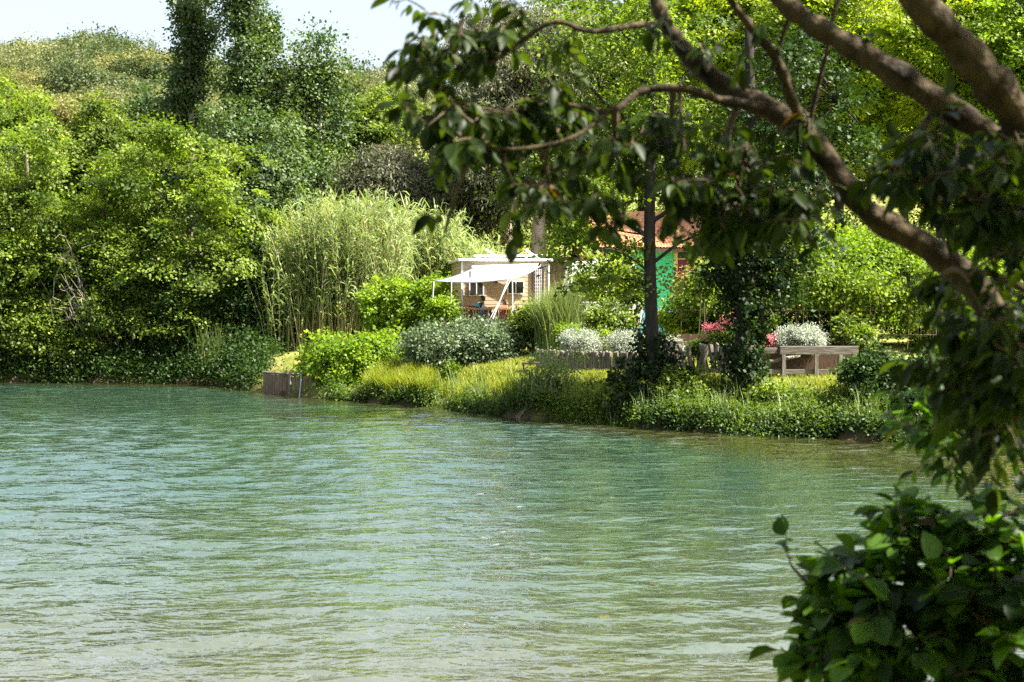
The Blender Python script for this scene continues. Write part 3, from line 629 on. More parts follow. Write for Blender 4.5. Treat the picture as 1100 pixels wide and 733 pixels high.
# people: one skinned body each, clothes as children
def person(name_loc, label, joints, edges, scale=1, face=0, shirt='blue'):
    x, y, z = name_loc; root = thing('person', label, 'person', (x, y, z), face)
    def skin(nm, js, es, mat, grow=0):
        me = bpy.data.meshes.new(nm); ks = list(js); me.from_pydata([tuple(np.array(js[k][:3]) * scale) for k in ks], [(ks.index(a), ks.index(b)) for a, b in es if a in js and b in js], [])
        o = link(nm, me, root); md = o.modifiers.new('skin', 'SKIN'); md.use_smooth_shade = True
        for i, k in enumerate(ks): r = (js[k][3] + grow) * scale; me.skin_vertices[0].data[i].radius = (r * (1.25 if k in ('chest', 'pelvis', 'belly') and len(js[k]) < 6 else 1), r)
        me.skin_vertices[0].data[0].use_root = True
        ss = o.modifiers.new('sub', 'SUBSURF'); ss.levels = 2; ss.render_levels = 2; me.materials.append(M[mat]); return o
    skin('body', joints, edges, 'skin')
    sh = {k: joints[k] for k in ('pelvis', 'belly', 'chest', 'shl', 'shr', 'ell', 'elr')}
    for k, f in (('ell', 'shl'), ('elr', 'shr')):
        a, b = np.array(joints[f][:3]), np.array(joints[k][:3]); sh[k] = (*(a * .1 + b * .9), joints[k][3] + .005)
    skin('shirt', sh, [('pelvis', 'belly'), ('belly', 'chest'), ('chest', 'shl'), ('chest', 'shr'), ('shl', 'ell'), ('shr', 'elr')], shirt, .02)
    so = {k: joints[k] for k in ('pelvis', 'hipl', 'hipr', 'knl', 'knr')}
    for k, f in (('knl', 'hipl'), ('knr', 'hipr')):
        a, b = np.array(joints[f][:3]), np.array(joints[k][:3]); so[k] = (*(a * .15 + b * .85), joints[k][3] + .01)
    skin('shorts', so, [('pelvis', 'hipl'), ('pelvis', 'hipr'), ('hipl', 'knl'), ('hipr', 'knr')], 'shorts', .022)
    hd = np.array(joints['head'][:3]) * scale; s_ = .088 * scale
    import bmesh
    bm = bmesh.new(); bmesh.ops.create_icosphere(bm, subdivisions=3, radius=1)
    for v in bm.verts:
        v.co = Vector((v.co.x * s_ * 1.12, v.co.y * s_ * .98, v.co.z * s_ * 1.22)) * (1 + .05 * mnoise.noise(v.co * 4))
        if v.co.x < -.02 and v.co.z < s_ * .35: v.co.x = max(v.co.x, -.02); v.co.z = max(v.co.z, -.2 * s_)      # leave the face free
        v.co += Vector(hd + np.array([.012, 0, .035 * scale]))
    me = bpy.data.meshes.new('hair'); bm.to_mesh(me); bm.free(); me.materials.append(M['hair']); me.polygons.foreach_set('use_smooth', [True] * len(me.polygons)); link('hair', me, root)
    fx = MB(); 
    for sy in (-1, 1): fx.add([(hd[0] - .083 * scale, hd[1] + sy * .035 * scale + dy, hd[2] + .01 + dz_) for dy, dz_ in ((-.012, 0), (0, -.006), (.012, 0), (0, .006))], [(0, 1, 2, 3)])
    fx.build('eyes', M['black'], root)
    mb = MB(); mb.tube([hd + np.array([-.072, 0, .01]) * scale, hd + np.array([-.1, 0, -.025]) * scale, hd + np.array([-.078, 0, -.035]) * scale], [.008 * scale, .014 * scale, .01 * scale], 6).build('nose', M['skin'], root, True)
    for k in ('hal', 'har'):
        h = np.array(joints[k][:3]) * scale; e = np.array(joints['ell' if k == 'hal' else 'elr'][:3]) * scale; dr = (h - e) / np.linalg.norm(h - e); sd_ = np.cross(dr, [0, 0, 1]); mb = MB()
        for q, (oo, L) in enumerate(((-.03, .07), (-.01, .085), (.01, .08), (.03, .062))):
            b0 = h + dr * .03 + sd_ * oo; mb.tube([b0, b0 + dr * L * .5, b0 + dr * L * .8 + np.array([0, 0, -.02]), b0 + dr * L + np.array([0, 0, -.04])], [.009, .009, .008, .006], 6)
        b0 = h + sd_ * -.035; mb.tube([b0, b0 + dr * .03 + sd_ * -.03, b0 + dr * .055 + sd_ * -.035 + np.array([0, 0, -.01])], [.011, .01, .007], 6)
        mb.build('fingers', M['skin'], root, True)
    return root
# faces -X (to the left of the picture); leans back with one arm along the rail
PJ = dict(pelvis=(0, 0, .46, .12), belly=(.05, 0, .66, .125), chest=(.12, 0, .88, .13), neck=(.13, 0, 1.02, .055), head=(.1, 0, 1.12, .08), crown=(.11, 0, 1.17, .07),
          shl=(.12, .19, .95, .06), shr=(.12, -.19, .95, .06), ell=(-.14, .26, .93, .05), elr=(-.17, -.22, .97, .05), hal=(-.38, .2, .96, .03), har=(-.44, -.23, .97, .03),
          hipl=(-.06, .1, .45, .09), hipr=(-.06, -.1, .45, .09), knl=(-.46, .13, .5, .06), knr=(-.46, -.13, .5, .06), anl=(-.5, .13, .08, .04), anr=(-.5, -.13, .08, .04), tol=(-.66, .13, .035, .035), tor=(-.66, -.13, .035, .035))
PE = [('pelvis', 'belly'), ('belly', 'chest'), ('chest', 'neck'), ('neck', 'head'), ('head', 'crown'), ('chest', 'shl'), ('chest', 'shr'), ('shl', 'ell'), ('shr', 'elr'), ('ell', 'hal'), ('elr', 'har'), ('pelvis', 'hipl'), ('pelvis', 'hipr'),
      ('hipl', 'knl'), ('hipr', 'knr'), ('knl', 'anl'), ('knr', 'anr'), ('anl', 'tol'), ('anr', 'tor')]
x, z = chair(514, 42.9, 'dark wooden chair carrying the sitter in the blue shirt', 'darkwood')
person((x, 42.9, z), 'dark haired person in a blue shirt sitting behind the railing with arms stretched forward', PJ, PE, 1.0)
x, z = chair(539, 43.1, 'dark wooden chair under the reddish topped sitter', 'darkwood')
person((x, 43.1, z + .0), 'smaller person in a red top, only the head showing over the railing', {k: (v[0], v[1], v[2] if v[2] < .5 else .46 + (v[2] - .46) * .88, *v[3:]) for k, v in PJ.items()}, PE, .97, 0, 'redcloth')

# white caravan behind the branches
Yv = 44; vx0, vx1 = xat(606, Yv), xat(690, Yv); g = hz((vx0 + vx1) / 2, Yv); zt = zat(281, Yv) - g; W2 = (vx1 - vx0) / 2
c = thing('touring_caravan', 'white touring caravan half hidden behind the branches right of the mobile home', 'caravan', ((vx0 + vx1) / 2, Yv, g))
prof = [(-W2, .55), (-W2 + .12, .42), (W2 - .12, .42), (W2, .55), (W2 + .03, 1.2), (W2 - .22, zt - .1), (W2 - .45, zt), (-W2 + .4, zt), (-W2 + .15, zt - .12), (-W2 - .04, 1.3)]
mb = MB(); n = len(prof); mb.add([(p[0], 0, p[1]) for p in prof] + [(p[0], 2.1, p[1]) for p in prof], [tuple(range(n)), tuple(range(2 * n - 1, n - 1, -1))] + [(i, n + i, n + (i + 1) % n, (i + 1) % n) for i in range(n)])
mb.build('body', M['white'], c, bevel=.05)
window(c, -.9, -.2, 1.25, 1.75, -.002, 0); window(c, .35, .95, 1.25, 1.75, -.002, 0)
MB().box(-W2 + .1, W2 - .1, -.012, -.003, .8, .86).build('stripe', M['chrome'], c)
w_ = MB().tube([(0, -.02, .33), (0, .18, .33)], .33, 20).build('wheel', M['rubber'], c); MB().tube([(0, -.035, .33), (0, -.022, .33)], .18, 16).build('rim', M['chrome'], w_)
MB().box(-.25, .2, .6, 1.2, zt + .0, zt + .12).build('roof_hatch', M['white'], c)

# ================================================================== HOUSE
Yh = 50.; hx0, hx1 = xat(628, Yh), xat(835, Yh); g = hz((hx0 + hx1) / 2, Yh); hc = (hx0 + hx1) / 2
c = thing('house', 'single storey house with an orange tiled roof and a mint green wall', 'house', (hc, Yh, g), R(5))
def hx(px): return xat(px, Yh) - hc
def hzz(py): return zat(py, Yh) - g
ze = hzz(269); D = 6
mb = MB()
mb.box(hx(648), hx(726), 0, .25, .95, ze).build('wall', M['green'], c)['label'] = 'mint green painted wall'
MB().box(hx(648), hx(726), -.03, .25, -.3, .947).build('lower_wall', M['cyan'], c)
MB().box(hx(752.5), hx(835), 0, .25, -.3, ze).build('stone_wall', M['stone'], c)
for p0, p1 in ((723.5, 727.5), (748.5, 753.5), (795, 799)): MB().box(hx(p0), hx(p1), -.06, .0 if p0 < 700 else .25, -.3, ze + .001).build('pillar', M['yellowp'], c)
MB().box(hx(727.7), hx(748.3), .12, .2, -.1, hzz(280)).build('door', M['magenta'], c)
MB().box(hx(727.7), hx(748.3), .02, .1, hzz(279), hzz(277.5)).build('door_lintel', M['yellowp'], c)
MB().box(hx(727.7), hx(748.3), .16, .22, hzz(277.4), ze - .02).build('transom_pane', M['black'], c)
MB().box(hx(647), hx(648), 0, D, -.3, ze).box(hx(835), hx(836), 0, D, -.3, ze).box(hx(648), hx(835), D - .2, D, -.3, ze).build('side_walls', M['yellowp'], c)
MB().box(hx(641), hx(842), -.5, -.38, ze - .08, ze + .05).build('gutter', M['darkwood'], c)
# undulating tile roof
ridge = zat(231, Yh + 3) - g; nx = 240; nr = 16; V = []; Fq = []
for j in range(nr + 1):
    for k_ in (0, 1):
        t = (j + (k_ * .97)) / (nr + 1); 
        for i in range(nx + 1):
            u = i / nx; xx = hx(641) + (hx(842) - hx(641)) * u
            V.append((xx, -.5 + 3.5 * t, ze + .04 + (ridge - ze) * t + .035 * abs(math.sin(math.pi * i / 4)) + (.035 if k_ == 0 else 0.0)))
rows = 2 * (nr + 1)
Fq = [(j * (nx + 1) + i, j * (nx + 1) + i + 1, (j + 1) * (nx + 1) + i + 1, (j + 1) * (nx + 1) + i) for j in range(rows - 1) for i in range(nx)]
b = len(V); V += [(hx(641), 3.0, ridge + .03), (hx(842), 3.0, ridge + .03), (hx(842), 6.6, ze), (hx(641), 6.6, ze)]; Fq.append((b, b + 1, b + 2, b + 3))
mb = MB(); mb.add(V, Fq); rf = mb.build('roof', M['tiles'], c)
mb = MB(); mb.tube([(hx(640), 3.0, ridge + .03), (hx(843), 3.0, ridge + .03)], .1, 8).build('ridge_tiles', M['tiles'], rf)
tm = 1.15 / 3.5; MB().box(hx(779), hx(789), .6, 1.2, ze + .14 + (ridge - ze) * .33, ze + .2 + (ridge - ze) * .4).build('skylight', M['chrome'], rf)

# ================================================================== GARDEN, BANK
rng = np.random.default_rng(123)
# palisades of upright split logs
def palisade(label, pxs, Y0, Y1, pyt, seed, lean_to=0., h=.56, rad=.045):
    rng = np.random.default_rng(seed); xa, xb = xat(pxs[0], Y0), xat(pxs[1], Y1); n = int(np.hypot(xb - xa, Y1 - Y0) / (rad * 1.65)); 
    t = thing('log_palisade', label, 'fence', ((xa + xb) / 2, (Y0 + Y1) / 2, hz((xa + xb) / 2, (Y0 + Y1) / 2)), 0, 'log palisades along the garden')
    me_l = []
    for k in range(5):
        mb = MB(); r = rad * rng.uniform(.85, 1.15); hh = h + .25; mb.tube([(0, 0, -.25), (rng.normal() * .006, rng.normal() * .006, hh * .3), (rng.normal() * .01, 0, h - .012), (0, 0, h)], [r, r, r * .97, r * .86], 7); o = mb.build('log', M['oldwood'], t); me_l.append(o.data); bpy.data.objects.remove(o)
    for i in range(n):
        u = (i + .5) / n; x = xa + (xb - xa) * u; y = Y0 + (Y1 - Y0) * u
        o = link('log', me_l[rng.integers(5)], t, (x - t.location.x, y - t.location.y + rng.normal() * .012, hz(x, y) - t.location.z + rng.normal() * .012 + (zat(pyt, (Y0 + Y1) / 2) - hz(x, y) - h)))
        o.rotation_euler = (rng.normal() * .03, rng.normal() * .03 + lean_to * (1 - u), rng.uniform(0, 6))
    return t
palisade('long grey log palisade between the reed tuft and the big tree trunk', (576, 690), 35.8, 34.2, 377.5, 1)
palisade('short log palisade with leaning logs beside the pink flowers', (738, 792), 33.4, 33.0, 369.5, 2, -.35, .78, .055)
MB_ = MB(); x = xat(578, 35.5); 
t = thing('bench', 'small low dark bench at the left end of the long palisade', 'bench', (xat(571, 35.2), 35.2, hz(xat(571, 35.2), 35.2)))
MB().box(-.24, .22, -.14, .14, .2, .25).build('seat', M['darkwood'], t)
for a in (-.2, .18): MB().box(a - .02, a + .02, -.12, .12, -.1, .199).build('leg', M['darkwood'], t)
t = thing('garden_bench', 'brown wooden bench behind the short palisade', 'bench', (xat(750, 36), 36, hz(xat(750, 36), 36)))
zs = zat(372, 36) - t.location.z; MB().box(-.42, .42, -.2, .2, zs - .05, zs).build('seat', M['darkwood'], t); MB().box(-.42, .42, .16, .21, zs + .02, zs + .3).build('backrest', M['darkwood'], t)
for a in (-.38, .34): MB().box(a, a + .05, -.18, .155, -.2, zs - .052).build('leg', M['darkwood'], t)
# steps
t = thing('garden_steps', 'pale plank steps between the two palisades', 'steps', (xat(722, 34.2), 34.2, hz(xat(722, 34.2), 34.2)))
for k, (py, y) in enumerate(((388, 0), (376, .5), (366, 1.0))):
    zt = zat(py, 34.2 + y) - t.location.z; MB().box(-.34, .36, y - .2, y + .25, zt - .22, zt).build('step', M['oldwoodh'], t, bevel=.01)
# long timber retaining bed (right)
Yb = 32.4; xa, xb = xat(800, Yb), xat(922, Yb); cx_ = (xa + xb) / 2; g = hz(cx_, Yb)
t = thing('raised_timber_bed', 'raised planting bed edged with a grey beam on short posts', 'planter', (cx_, Yb, g))
def zb2(py): return zat(py, Yb) - g
MB().box(xat(838, Yb) - cx_, xb - cx_, -.06, .06, zb2(381), zb2(372)).build('beam', M['oldwoodh'], t, bevel=.008)
MB().box(xa - cx_, xat(836, Yb) - cx_, .04, .14, zb2(380), zb2(374)).build('beam', M['oldwoodh'], t, bevel=.008)
for p in (842, 877, 903): MB().box(xat(p, Yb) - cx_ - .04, xat(p, Yb) - cx_ + .045, -.075, .0, zb2(402) - .1, zb2(381) - .003).build('post', M['oldwood'], t, bevel=.006)
MB().box(xa - cx_, xb - cx_, -.02, .05, zb2(402), zb2(397)).build('ground_plank', M['oldwoodh'], t, bevel=.006)
MB().box(xa - cx_, xb - cx_, .5, .56, -.2, zb2(378)).build('back_boards', M['darkwood'], t)
MB().box(xa - cx_, xb - cx_, .562, 1.6, zb2(378) - .1, zb2(374)).build('soil', plain('bed_soil', (.07, .05, .03), .95, .3), t)
mb = MB(); mb.tube([(xat(815, Yb) - cx_, -.1, zb2(391)), (xat(842, Yb) - cx_, .1, zb2(386)), (xat(862, Yb) - cx_, .25, zb2(383))], [.05, .045, .035], 7).build('driftwood', M['oldwood'], t, True)
# landing box at the left shore
Yl = float(shore(xat(310, 41))) + .15; Yl = 39.9; xa, xm, xb = xat(283, 40.8), xat(311, Yl), xat(339, Yl - .2); g = 0
t = thing('landing_box', 'small grey timber landing box with plank sides standing in the water', 'landing', (xm, Yl, 0))
zt = zat(402, Yl); mb = MB(); n1 = 16
for i in range(n1 * 2):
    u = i / (n1 * 2 - 1); q = (np.array([xa, Yl + .9]) * (1 - u * 2) + np.array([xm, Yl]) * u * 2) if u < .5 else (np.array([xm, Yl]) * (2 - 2 * u) + np.array([xb, Yl - .15]) * (2 * u - 1))
    mb.box(q[0] - xm - .026, q[0] - xm + .026, q[1] - Yl - .02, q[1] - Yl + .02, -.5, zt - .02 - .03 * rng.random())
M['warmwood'] = surf_mat('warm_weathered_planks', (.12, .085, .055), (.30, .23, .16), 7, .9, .6, (3, 3, .4)); mb.build('planks', M['warmwood'], t)
cp = MB(); cp.tube([(xa - xm, .9, zt), (0, -.03, zt), (xb - xm, -.18, zt)], .035, 6); cp.tube([(0, -.06, -.4), (0, -.06, zt)], .05, 6).build('rim', M['oldwoodh'], t)
MB().add([(xa - xm, .9, zt - .05), (0, 0, zt - .05), (xb - xm, -.15, zt - .05), (xb - xm + .1, 1.4, zt - .05), (xa - xm, 1.9, zt - .05)], [(0, 1, 2, 3, 4)]).build('deck', M['darkwood'], t)
f = MB(); fx = xat(333, Yl) - xm; f.box(fx - .16, fx + .2, -.32, -.27, zt - .62, zt - .56).box(fx - .16, fx + .2, -.32, -.27, zt - .1, zt - .04).box(fx - .16, fx - .1, -.32, -.27, zt - .557, zt - .103).box(fx + .14, fx + .2, -.32, -.27, zt - .557, zt - .103)
fo = f.build('hatch_frame', M['orangewood'], t); MB().box(fx - .1, fx + .14, -.29, -.26, zt - .557, zt - .103).build('panel', M['oldwood'], fo)
r_ = MB(); r_.tube([(xat(325, Yl) - xm, -.35, zt + .02), (xat(324.5, Yl) - xm, -.38, .3), (xat(323, Yl) - xm, -.42, -.1)], .02, 6).build('mooring_rope', plain('pale_blue_rope', (.4, .5, .6), .8), t)
# stakes
for px, Y, yt, ln, lab, r in ((420, 39.0, 423, 0, 'short white stake standing in the shallows', .035), (483.5, 37.2, 428, -.28, 'slanting pale stake in the water below the small shrub', .04), (587, 33.4, 427, 0.02, 'thin upright cane in front of the reed roots', .015)):
    x = xat(px, Y); t_ = MB(); zt = zat(yt, Y); t_.tube([(-ln * .3, 0, -.6), (0, 0, 0), (ln * zt, 0, zt)], [r, r, r * .9], 7); o = t_.build('stake', M['deadtwig'] if r > .036 or r < .02 else M['white']); o.location = (x, Y, 0); tag(o, lab, 'stake', 'stakes in the shallows')

# hedges and shrubs
bush('hedge', 'square topped hedge wrapped in bright climbing leaves', 'hedge', 436, 43.2, 300, 362, 100, 'bright', 70, .09, 5, None, 10, .2, .6, box=True, depth=1.6)
bush('shrub', 'pale bright leafed shrub low beside the hedge and terrace', 'shrub', 474, 42, 318, 355, 38, 'bright', 71, .08, 3.5)
bush('shrub', 'big glossy bright green shrub on the shore right of the landing box', 'shrub', 382, 40.4, 352, 430, 108, 'bright', 72, .10, 4.2, None, 16, .32, .5)
bush('shrub', 'darker green shrub sprawling behind the big glossy one', 'shrub', 352, 41.6, 362, 428, 62, 'alder', 73, .09, 3.5)
bush('shrub', 'wide rounded grey green shrub in front of the terrace', 'shrub', 498, 39.2, 347, 399, 122, 'grey', 74, .075, 4.6, None, 18, .22, .7)
bush('shrub', 'dark green rounded shrub left of the pampas grass', 'shrub', 571, 39.6, 324, 380, 46, 'alder', 75, .08, 4)
bush('shrub', 'small upright bright shrub above the slanting stake', 'shrub', 484, 37.9, 388, 432, 32, 'bright', 76, .075, 4)
bush('shrub', 'narrow young shrub right of the slanting stake', 'shrub', 522, 37.2, 396, 434, 20, 'bright', 77, .07, 3.2)
bush('shrub', 'low leafy shrub at the water right of the narrow young shrub', 'shrub', 548, 36.4, 408, 440, 40, 'bright', 78, .07, 3.2)
bush('shrub', 'low bright shrub right of the pampas grass', 'shrub', 612, 37.2, 346, 378, 34, 'bright', 79, .07, 3)
bush('silver_shrub', 'silvery white shrub behind the middle of the long palisade', 'shrub', 624, 36.4, 354, 382, 42, 'silver', 80, .05, 5, 'silver leaved shrubs', 18, .13, .8, ratio=.35, ratio_blob=.2)
bush('silver_shrub', 'silvery white shrub just left of the big tree trunk', 'shrub', 668, 36, 357, 384, 34, 'silver', 81, .05, 5, 'silver leaved shrubs', 9, .15, .8, ratio=.35)
bush('silver_shrub', 'small silvery shrub just right of the big tree trunk', 'shrub', 722, 35.6, 362, 384, 22, 'silver', 82, .05, 4, 'silver leaved shrubs', 7, .13, .8, ratio=.35)
bush('shrub', 'yellow green shrub between the two left silvery shrubs', 'shrub', 647, 36.8, 352, 380, 18, 'lime', 83, .06, 3)
bush('shrub', 'leafy shrub in front of the white caravan', 'shrub', 650, 39.5, 318, 372, 50, 'alder', 84, .08, 2.5)
T('fruit_tree', 'small yellow leafed tree in front of the white caravan', 'tree', 656, 41, 262, 335, 56, mat='lime', seed=85, leaf=.09, dens=1.6, clump=.3, nb=9)
bush('shrub', 'tall leafy shrub hiding the right end of the white caravan', 'shrub', 680, 40.5, 268, 372, 40, 'alder', 184, .085, 3)
bush('shrub', 'bushy dark shrub hiding the left end of the white caravan', 'shrub', 618, 40.5, 285, 350, 30, 'alder', 185, .085, 2.6)
bush('shrub', 'bright shrub behind the big tree trunk on its right side', 'shrub', 722, 38.4, 326, 378, 32, 'lime', 86, .08, 3)
bush('hedge', 'hedge with reddish new leaves below the magenta door', 'hedge', 757, 40, 297, 372, 66, 'alder', 87, .08, 3.6, None, 12, .25, .6)
bush('shrub', 'reddish tipped shrub top below the magenta door', 'shrub', 744, 39.4, 292, 325, 44, 'red_new', 88, .07, 2.2)
# pampas
t = thing('pampas_grass', 'tall pampas grass clump with arching blades left of the palisade', 'grass', (xat(600, 38.6), 38.6, hz(xat(600, 38.6), 38.6)))
b = rng.normal(size=(2600, 3)) * [.2, .2, 0]; link('blades', blades_mesh(rng, b, 1.95, .026, 2600, 1, .34, M['pampas'], 5, 1.2), t)
b = rng.normal(size=(700, 3)) * [.15, .15, 0]; b[:, 0] += .1; link('inner_blades', blades_mesh(rng, b, 2.15, .022, 700, 1, .2, M['pampas'], 4, 1.2, vbias=.3), t)
# reed root clump at the water
x = xat(585, 33.3); t = thing('reed_clump', 'reedy plant clump with a skirt of pale roots at the waterline', 'plant', (x, 33.3, hz(x, 33.3)))
b = rng.normal(size=(420, 3)) * [.3, .2, 0]; link('blades', blades_mesh(rng, b, .8, .035, 420, 1, .5, M['reed'], 3), t)
r_ = np.random.default_rng(4); blobs = [(r_.normal() * .35, r_.normal() * .15, r_.uniform(.35, 1.0), .3, .25, .25) for _ in range(8)]
link('foliage', crown_mesh(r_, blobs, .10, 1.5, .3, .8, .2, .3, .35, M['reed'])[0], t)
mb = MB()
for i in range(46):
    a = rng.uniform(-1.1, 1.1); L = rng.uniform(.5, .95); mb.tube([(rng.normal() * .12, -.05, .5), (math.sin(a) * L * .35, -.25, .25), (math.sin(a) * L, -.5 - .2 * rng.random(), -.35)], [.02, .022, .014], 4, False)
mb.build('roots', M['deadtwig'], t)
# big trunk tree
def ivied(t, pts, r, n, mat, leaf=.09, seed=0, name='ivy'):
    rng = np.random.default_rng(seed); blobs = [(*p, rr, rr, .35) for p, rr in zip(pts, r)]
    link(name, crown_mesh(rng, blobs, leaf, n, .16, .8, .4, .1, .85, M[mat], inner=.7)[0], t)
def limbtree(name, label, px, Y, pxtop, r0, r1, ytop, limbs, crowns, mat, bark, seed, leaf, dens, ivy=None, clump=.4, group=None):
    rng = np.random.default_rng(seed); x = xat(px, Y); g = hz(x, Y); t = thing(name, label, 'tree', (x, Y, g), 0, group)
    L = np.array([x, Y, g]); mb = MB(); n = 12; P = []
    for i in range(n + 1):
        u = i / n; yy = 455 + (ytop - 455) * u; xx = px + (pxtop - px) * u + 2.5 * math.sin(u * 7 + seed); p = at(xx, yy, Y) - L
        if i == 0: p[2] = -.35
        P.append(p)
    Rr = [r0 + (r1 - r0) * (i / n) for i in range(n + 1)]; Rr[0] *= 1.5; mb.tube(P, Rr, 10)
    tips = []
    for (y0, pts, rr) in limbs:
        u = (455 - y0) / (455 - ytop); k = u * n; i = int(k); b = P[i] * (1 - k + i) + P[min(i + 1, n)] * (k - i); q = [b] + [at(a, c_, Y + dy) - L for a, c_, dy in pts]
        mb.tube(q, list(np.linspace(rr, rr * .35, len(q))), 6, False); tips.append(q[-1])
    blobs = []
    for (cx, cy_, dy, rx, ry) in crowns:
        p = at(cx, cy_, Y + dy) - L; k = Y / F; blobs.append((p[0], p[1], p[2], rx * k, rx * k * .9, ry * k))
    me, cc = crown_mesh(rng, blobs, leaf, dens, clump, .4, .7, 0, .75, M[mat], per=60, inner=.3); link('crown', me, t)
    allp = P[4:] + tips
    for k in rng.choice(len(cc), min(60, len(cc)), replace=False):
        b = min(allp, key=lambda p: np.linalg.norm(p - cc[k]) + (0 if p[2] < cc[k][2] + .3 else .8)); mb.tube(curve_pts(b, cc[k], rng, 5, .1, .08), list(np.linspace(.03, .008, 6)), 4, False)
    mb.build('trunk', M[bark], t, True)
    if ivy: ivied(t, [at(a, b, Y) - L for a, b, _ in ivy], [c_ * Y / F for _, _, c_ in ivy], 5, 'ivy', .085, seed)
    return t
limbtree('alder', 'tall dark trunked tree rising from the bank between the two palisades', 703, 31.7, 696, .165, .085, -30,
    [(255, [(660, 232, -.3), (620, 205, -.8)], .06), (240, [(735, 215, -.2), (775, 190, -.5)], .06), (285, [(728, 262, 0), (755, 250, .2)], .05), (150, [(650, 110, 0), (600, 60, .5)], .06), (120, [(750, 70, .3), (800, 20, .5)], .06), (200, [(655, 170, .6), (625, 150, 1)], .05), (310, [(680, 300, .4), (655, 300, .6)], .03)],
    [(640, 60, .5, 65, 45), (720, 30, .8, 70, 40), (694, 70, -.7, 26, 34), (700, 20, -.8, 34, 24), (712, 125, -.6, 22, 18), (600, 130, .3, 50, 35), (760, 140, .5, 60, 35), (630, 215, -.6, 50, 28), (655, 185, .8, 44, 28), (770, 195, -.4, 50, 26), (825, 170, .2, 40, 40), (612, 255, -.3, 34, 22), (655, 268, .3, 36, 22), (640, 300, .2, 34, 20), (610, 290, .2, 20, 16), (758, 262, .2, 26, 10), (690, 308, .1, 14, 12), (725, 300, .2, 18, 9), (590, 175, 0, 40, 26), (555, 205, .3, 34, 26), (700, 120, .8, 60, 34), (700, 190, .6, 50, 24), (660, 130, .2, 40, 24)],
    'alder', 'darkbark', 21, .09, 2.1, [(702, 452, 36), (700, 430, 36), (694, 410, 32), (702, 390, 26), (720, 400, 24), (703, 374, 16), (680, 436, 28), (724, 442, 28)])
limbtree('ivy_covered_tree', 'tree with its trunk thickly wrapped in dark ivy beside the pink flowers', 799, 31.0, 806, .2, .09, 20,
    [(260, [(840, 230, 0), (880, 205, .3)], .06), (270, [(760, 240, .3), (735, 225, .5)], .05), (200, [(860, 150, .4), (900, 110, .8)], .05)],
    [(835, 235, 0, 34, 24), (775, 240, .5, 30, 20), (860, 190, .5, 40, 30), (820, 130, .5, 60, 45), (900, 150, 1, 50, 40), (850, 70, 1, 60, 45), (772, 290, .3, 26, 20), (845, 285, .2, 28, 24), (800, 215, .2, 44, 26), (835, 320, .2, 22, 20), (870, 250, .3, 34, 26)],
    'dark', 'darkbark', 22, .095, 2.8, [(798, 445, 24), (798, 425, 21), (799, 400, 21), (800, 380, 21), (801, 360, 21), (802, 340, 22), (803, 320, 25), (804, 300, 30), (804, 278, 32), (806, 255, 34), (806, 232, 32), (780, 290, 22), (832, 285, 24), (790, 250, 22)])
# pink valerian and flowers
bush('pink_flower_plant', 'clump of pink flowers on top of the short palisade', 'flowers', 776, 33.6, 352, 376, 40, 'weeds', 90, .06, 4, nb=8, clump=.15)
r_ = np.random.default_rng(6); o = [q for q in bpy.data.objects if q.name.startswith('pink_flower_plant')][0]
blobs = []
for i in range(15): u = r_.uniform(-.42, .4); blobs.append((u + .05, r_.normal() * .15, zat(354 - 9 * math.exp(-((u - .12) / .25) ** 2) + r_.normal() * 1.5, 33.6) - o.location.z, .07, .07, .075))
link('flower_heads', crown_mesh(r_, blobs, .035, 3.5, .07, .9, .2, 0, .8, M['pink'], per=24)[0], o)
bush('shrub', 'low yellow green plant trailing at the left of the pink flowers', 'shrub', 752, 33.8, 366, 380, 30, 'weeds', 91, .06, 3, clump=.14)
bush('silver_shrub', 'long row of white silvery plants on the raised timber bed', 'shrub', 858, 33.3, 350, 375, 62, 'silver', 92, .05, 4.5, 'silver leaved shrubs', 22, .13, .8, ratio=.35, ratio_blob=.14)
bush('flower_plant', 'small mauve flowering plant at the left end of the timber bed', 'flowers', 826, 33.1, 360, 374, 18, 'pink', 93, .035, 1.2, clump=.1)
for i, (px, yt, wp, lab) in enumerate(((905, 335, 30, 'bright young shrub at the right end of the timber bed'), (925, 350, 34, 'yellow green shrub right of the timber bed'))):
    bush('shrub', lab, 'shrub', px, 33.6, yt, 376, wp, 'alder', 94 + i, .08, 2.6, clump=.18)
# bean canes with climbers
Yk = 37.5; xa, xb = xat(716, Yk), xat(1010, Yk); cx_ = (xa + xb) / 2; g = hz(cx_, Yk); t = thing('cane_trellis', 'cane trellis overgrown with climbers behind the timber bed', 'trellis', (cx_, Yk, g))
for i in range(34):
    u = rng.uniform(xa, xb) - cx_; mb = MB(); mb.tube([(u, rng.normal() * .2, -.2), (u + rng.normal() * .06, rng.normal() * .2, rng.uniform(1.0, 1.7))], .012, 5).build('cane', M['twig'], t)
for zz in (.6, 1.25): MB().tube([(xa - cx_, .05, zz), (xb - cx_, .05, zz)], .014, 5).build('cross_cane', M['twig'], t)
blobs = [(rng.uniform(xa, xb) - cx_, .3 + rng.normal() * .2, zat(rng.uniform(295, 345), Yk) - g, .5, .35, .35) for _ in range(26)]
link('climbers', crown_mesh(rng, blobs, .09, 3.6, .3, .6, .5, .1, .8, M['alder'], per=50)[0], t)
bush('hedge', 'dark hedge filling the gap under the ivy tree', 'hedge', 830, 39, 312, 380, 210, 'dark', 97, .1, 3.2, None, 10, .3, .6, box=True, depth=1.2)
bush('hedge', 'tall bright hedge right of the ivy tree', 'hedge', 915, 41, 250, 345, 160, 'bright', 98, .1, 3.2, None, 20, .35, .6)
bush('hedge', 'yellow green hedge behind the right hand limbs', 'hedge', 1030, 40, 262, 380, 150, 'bright', 99, .1, 3.2, None, 20, .35, .6)
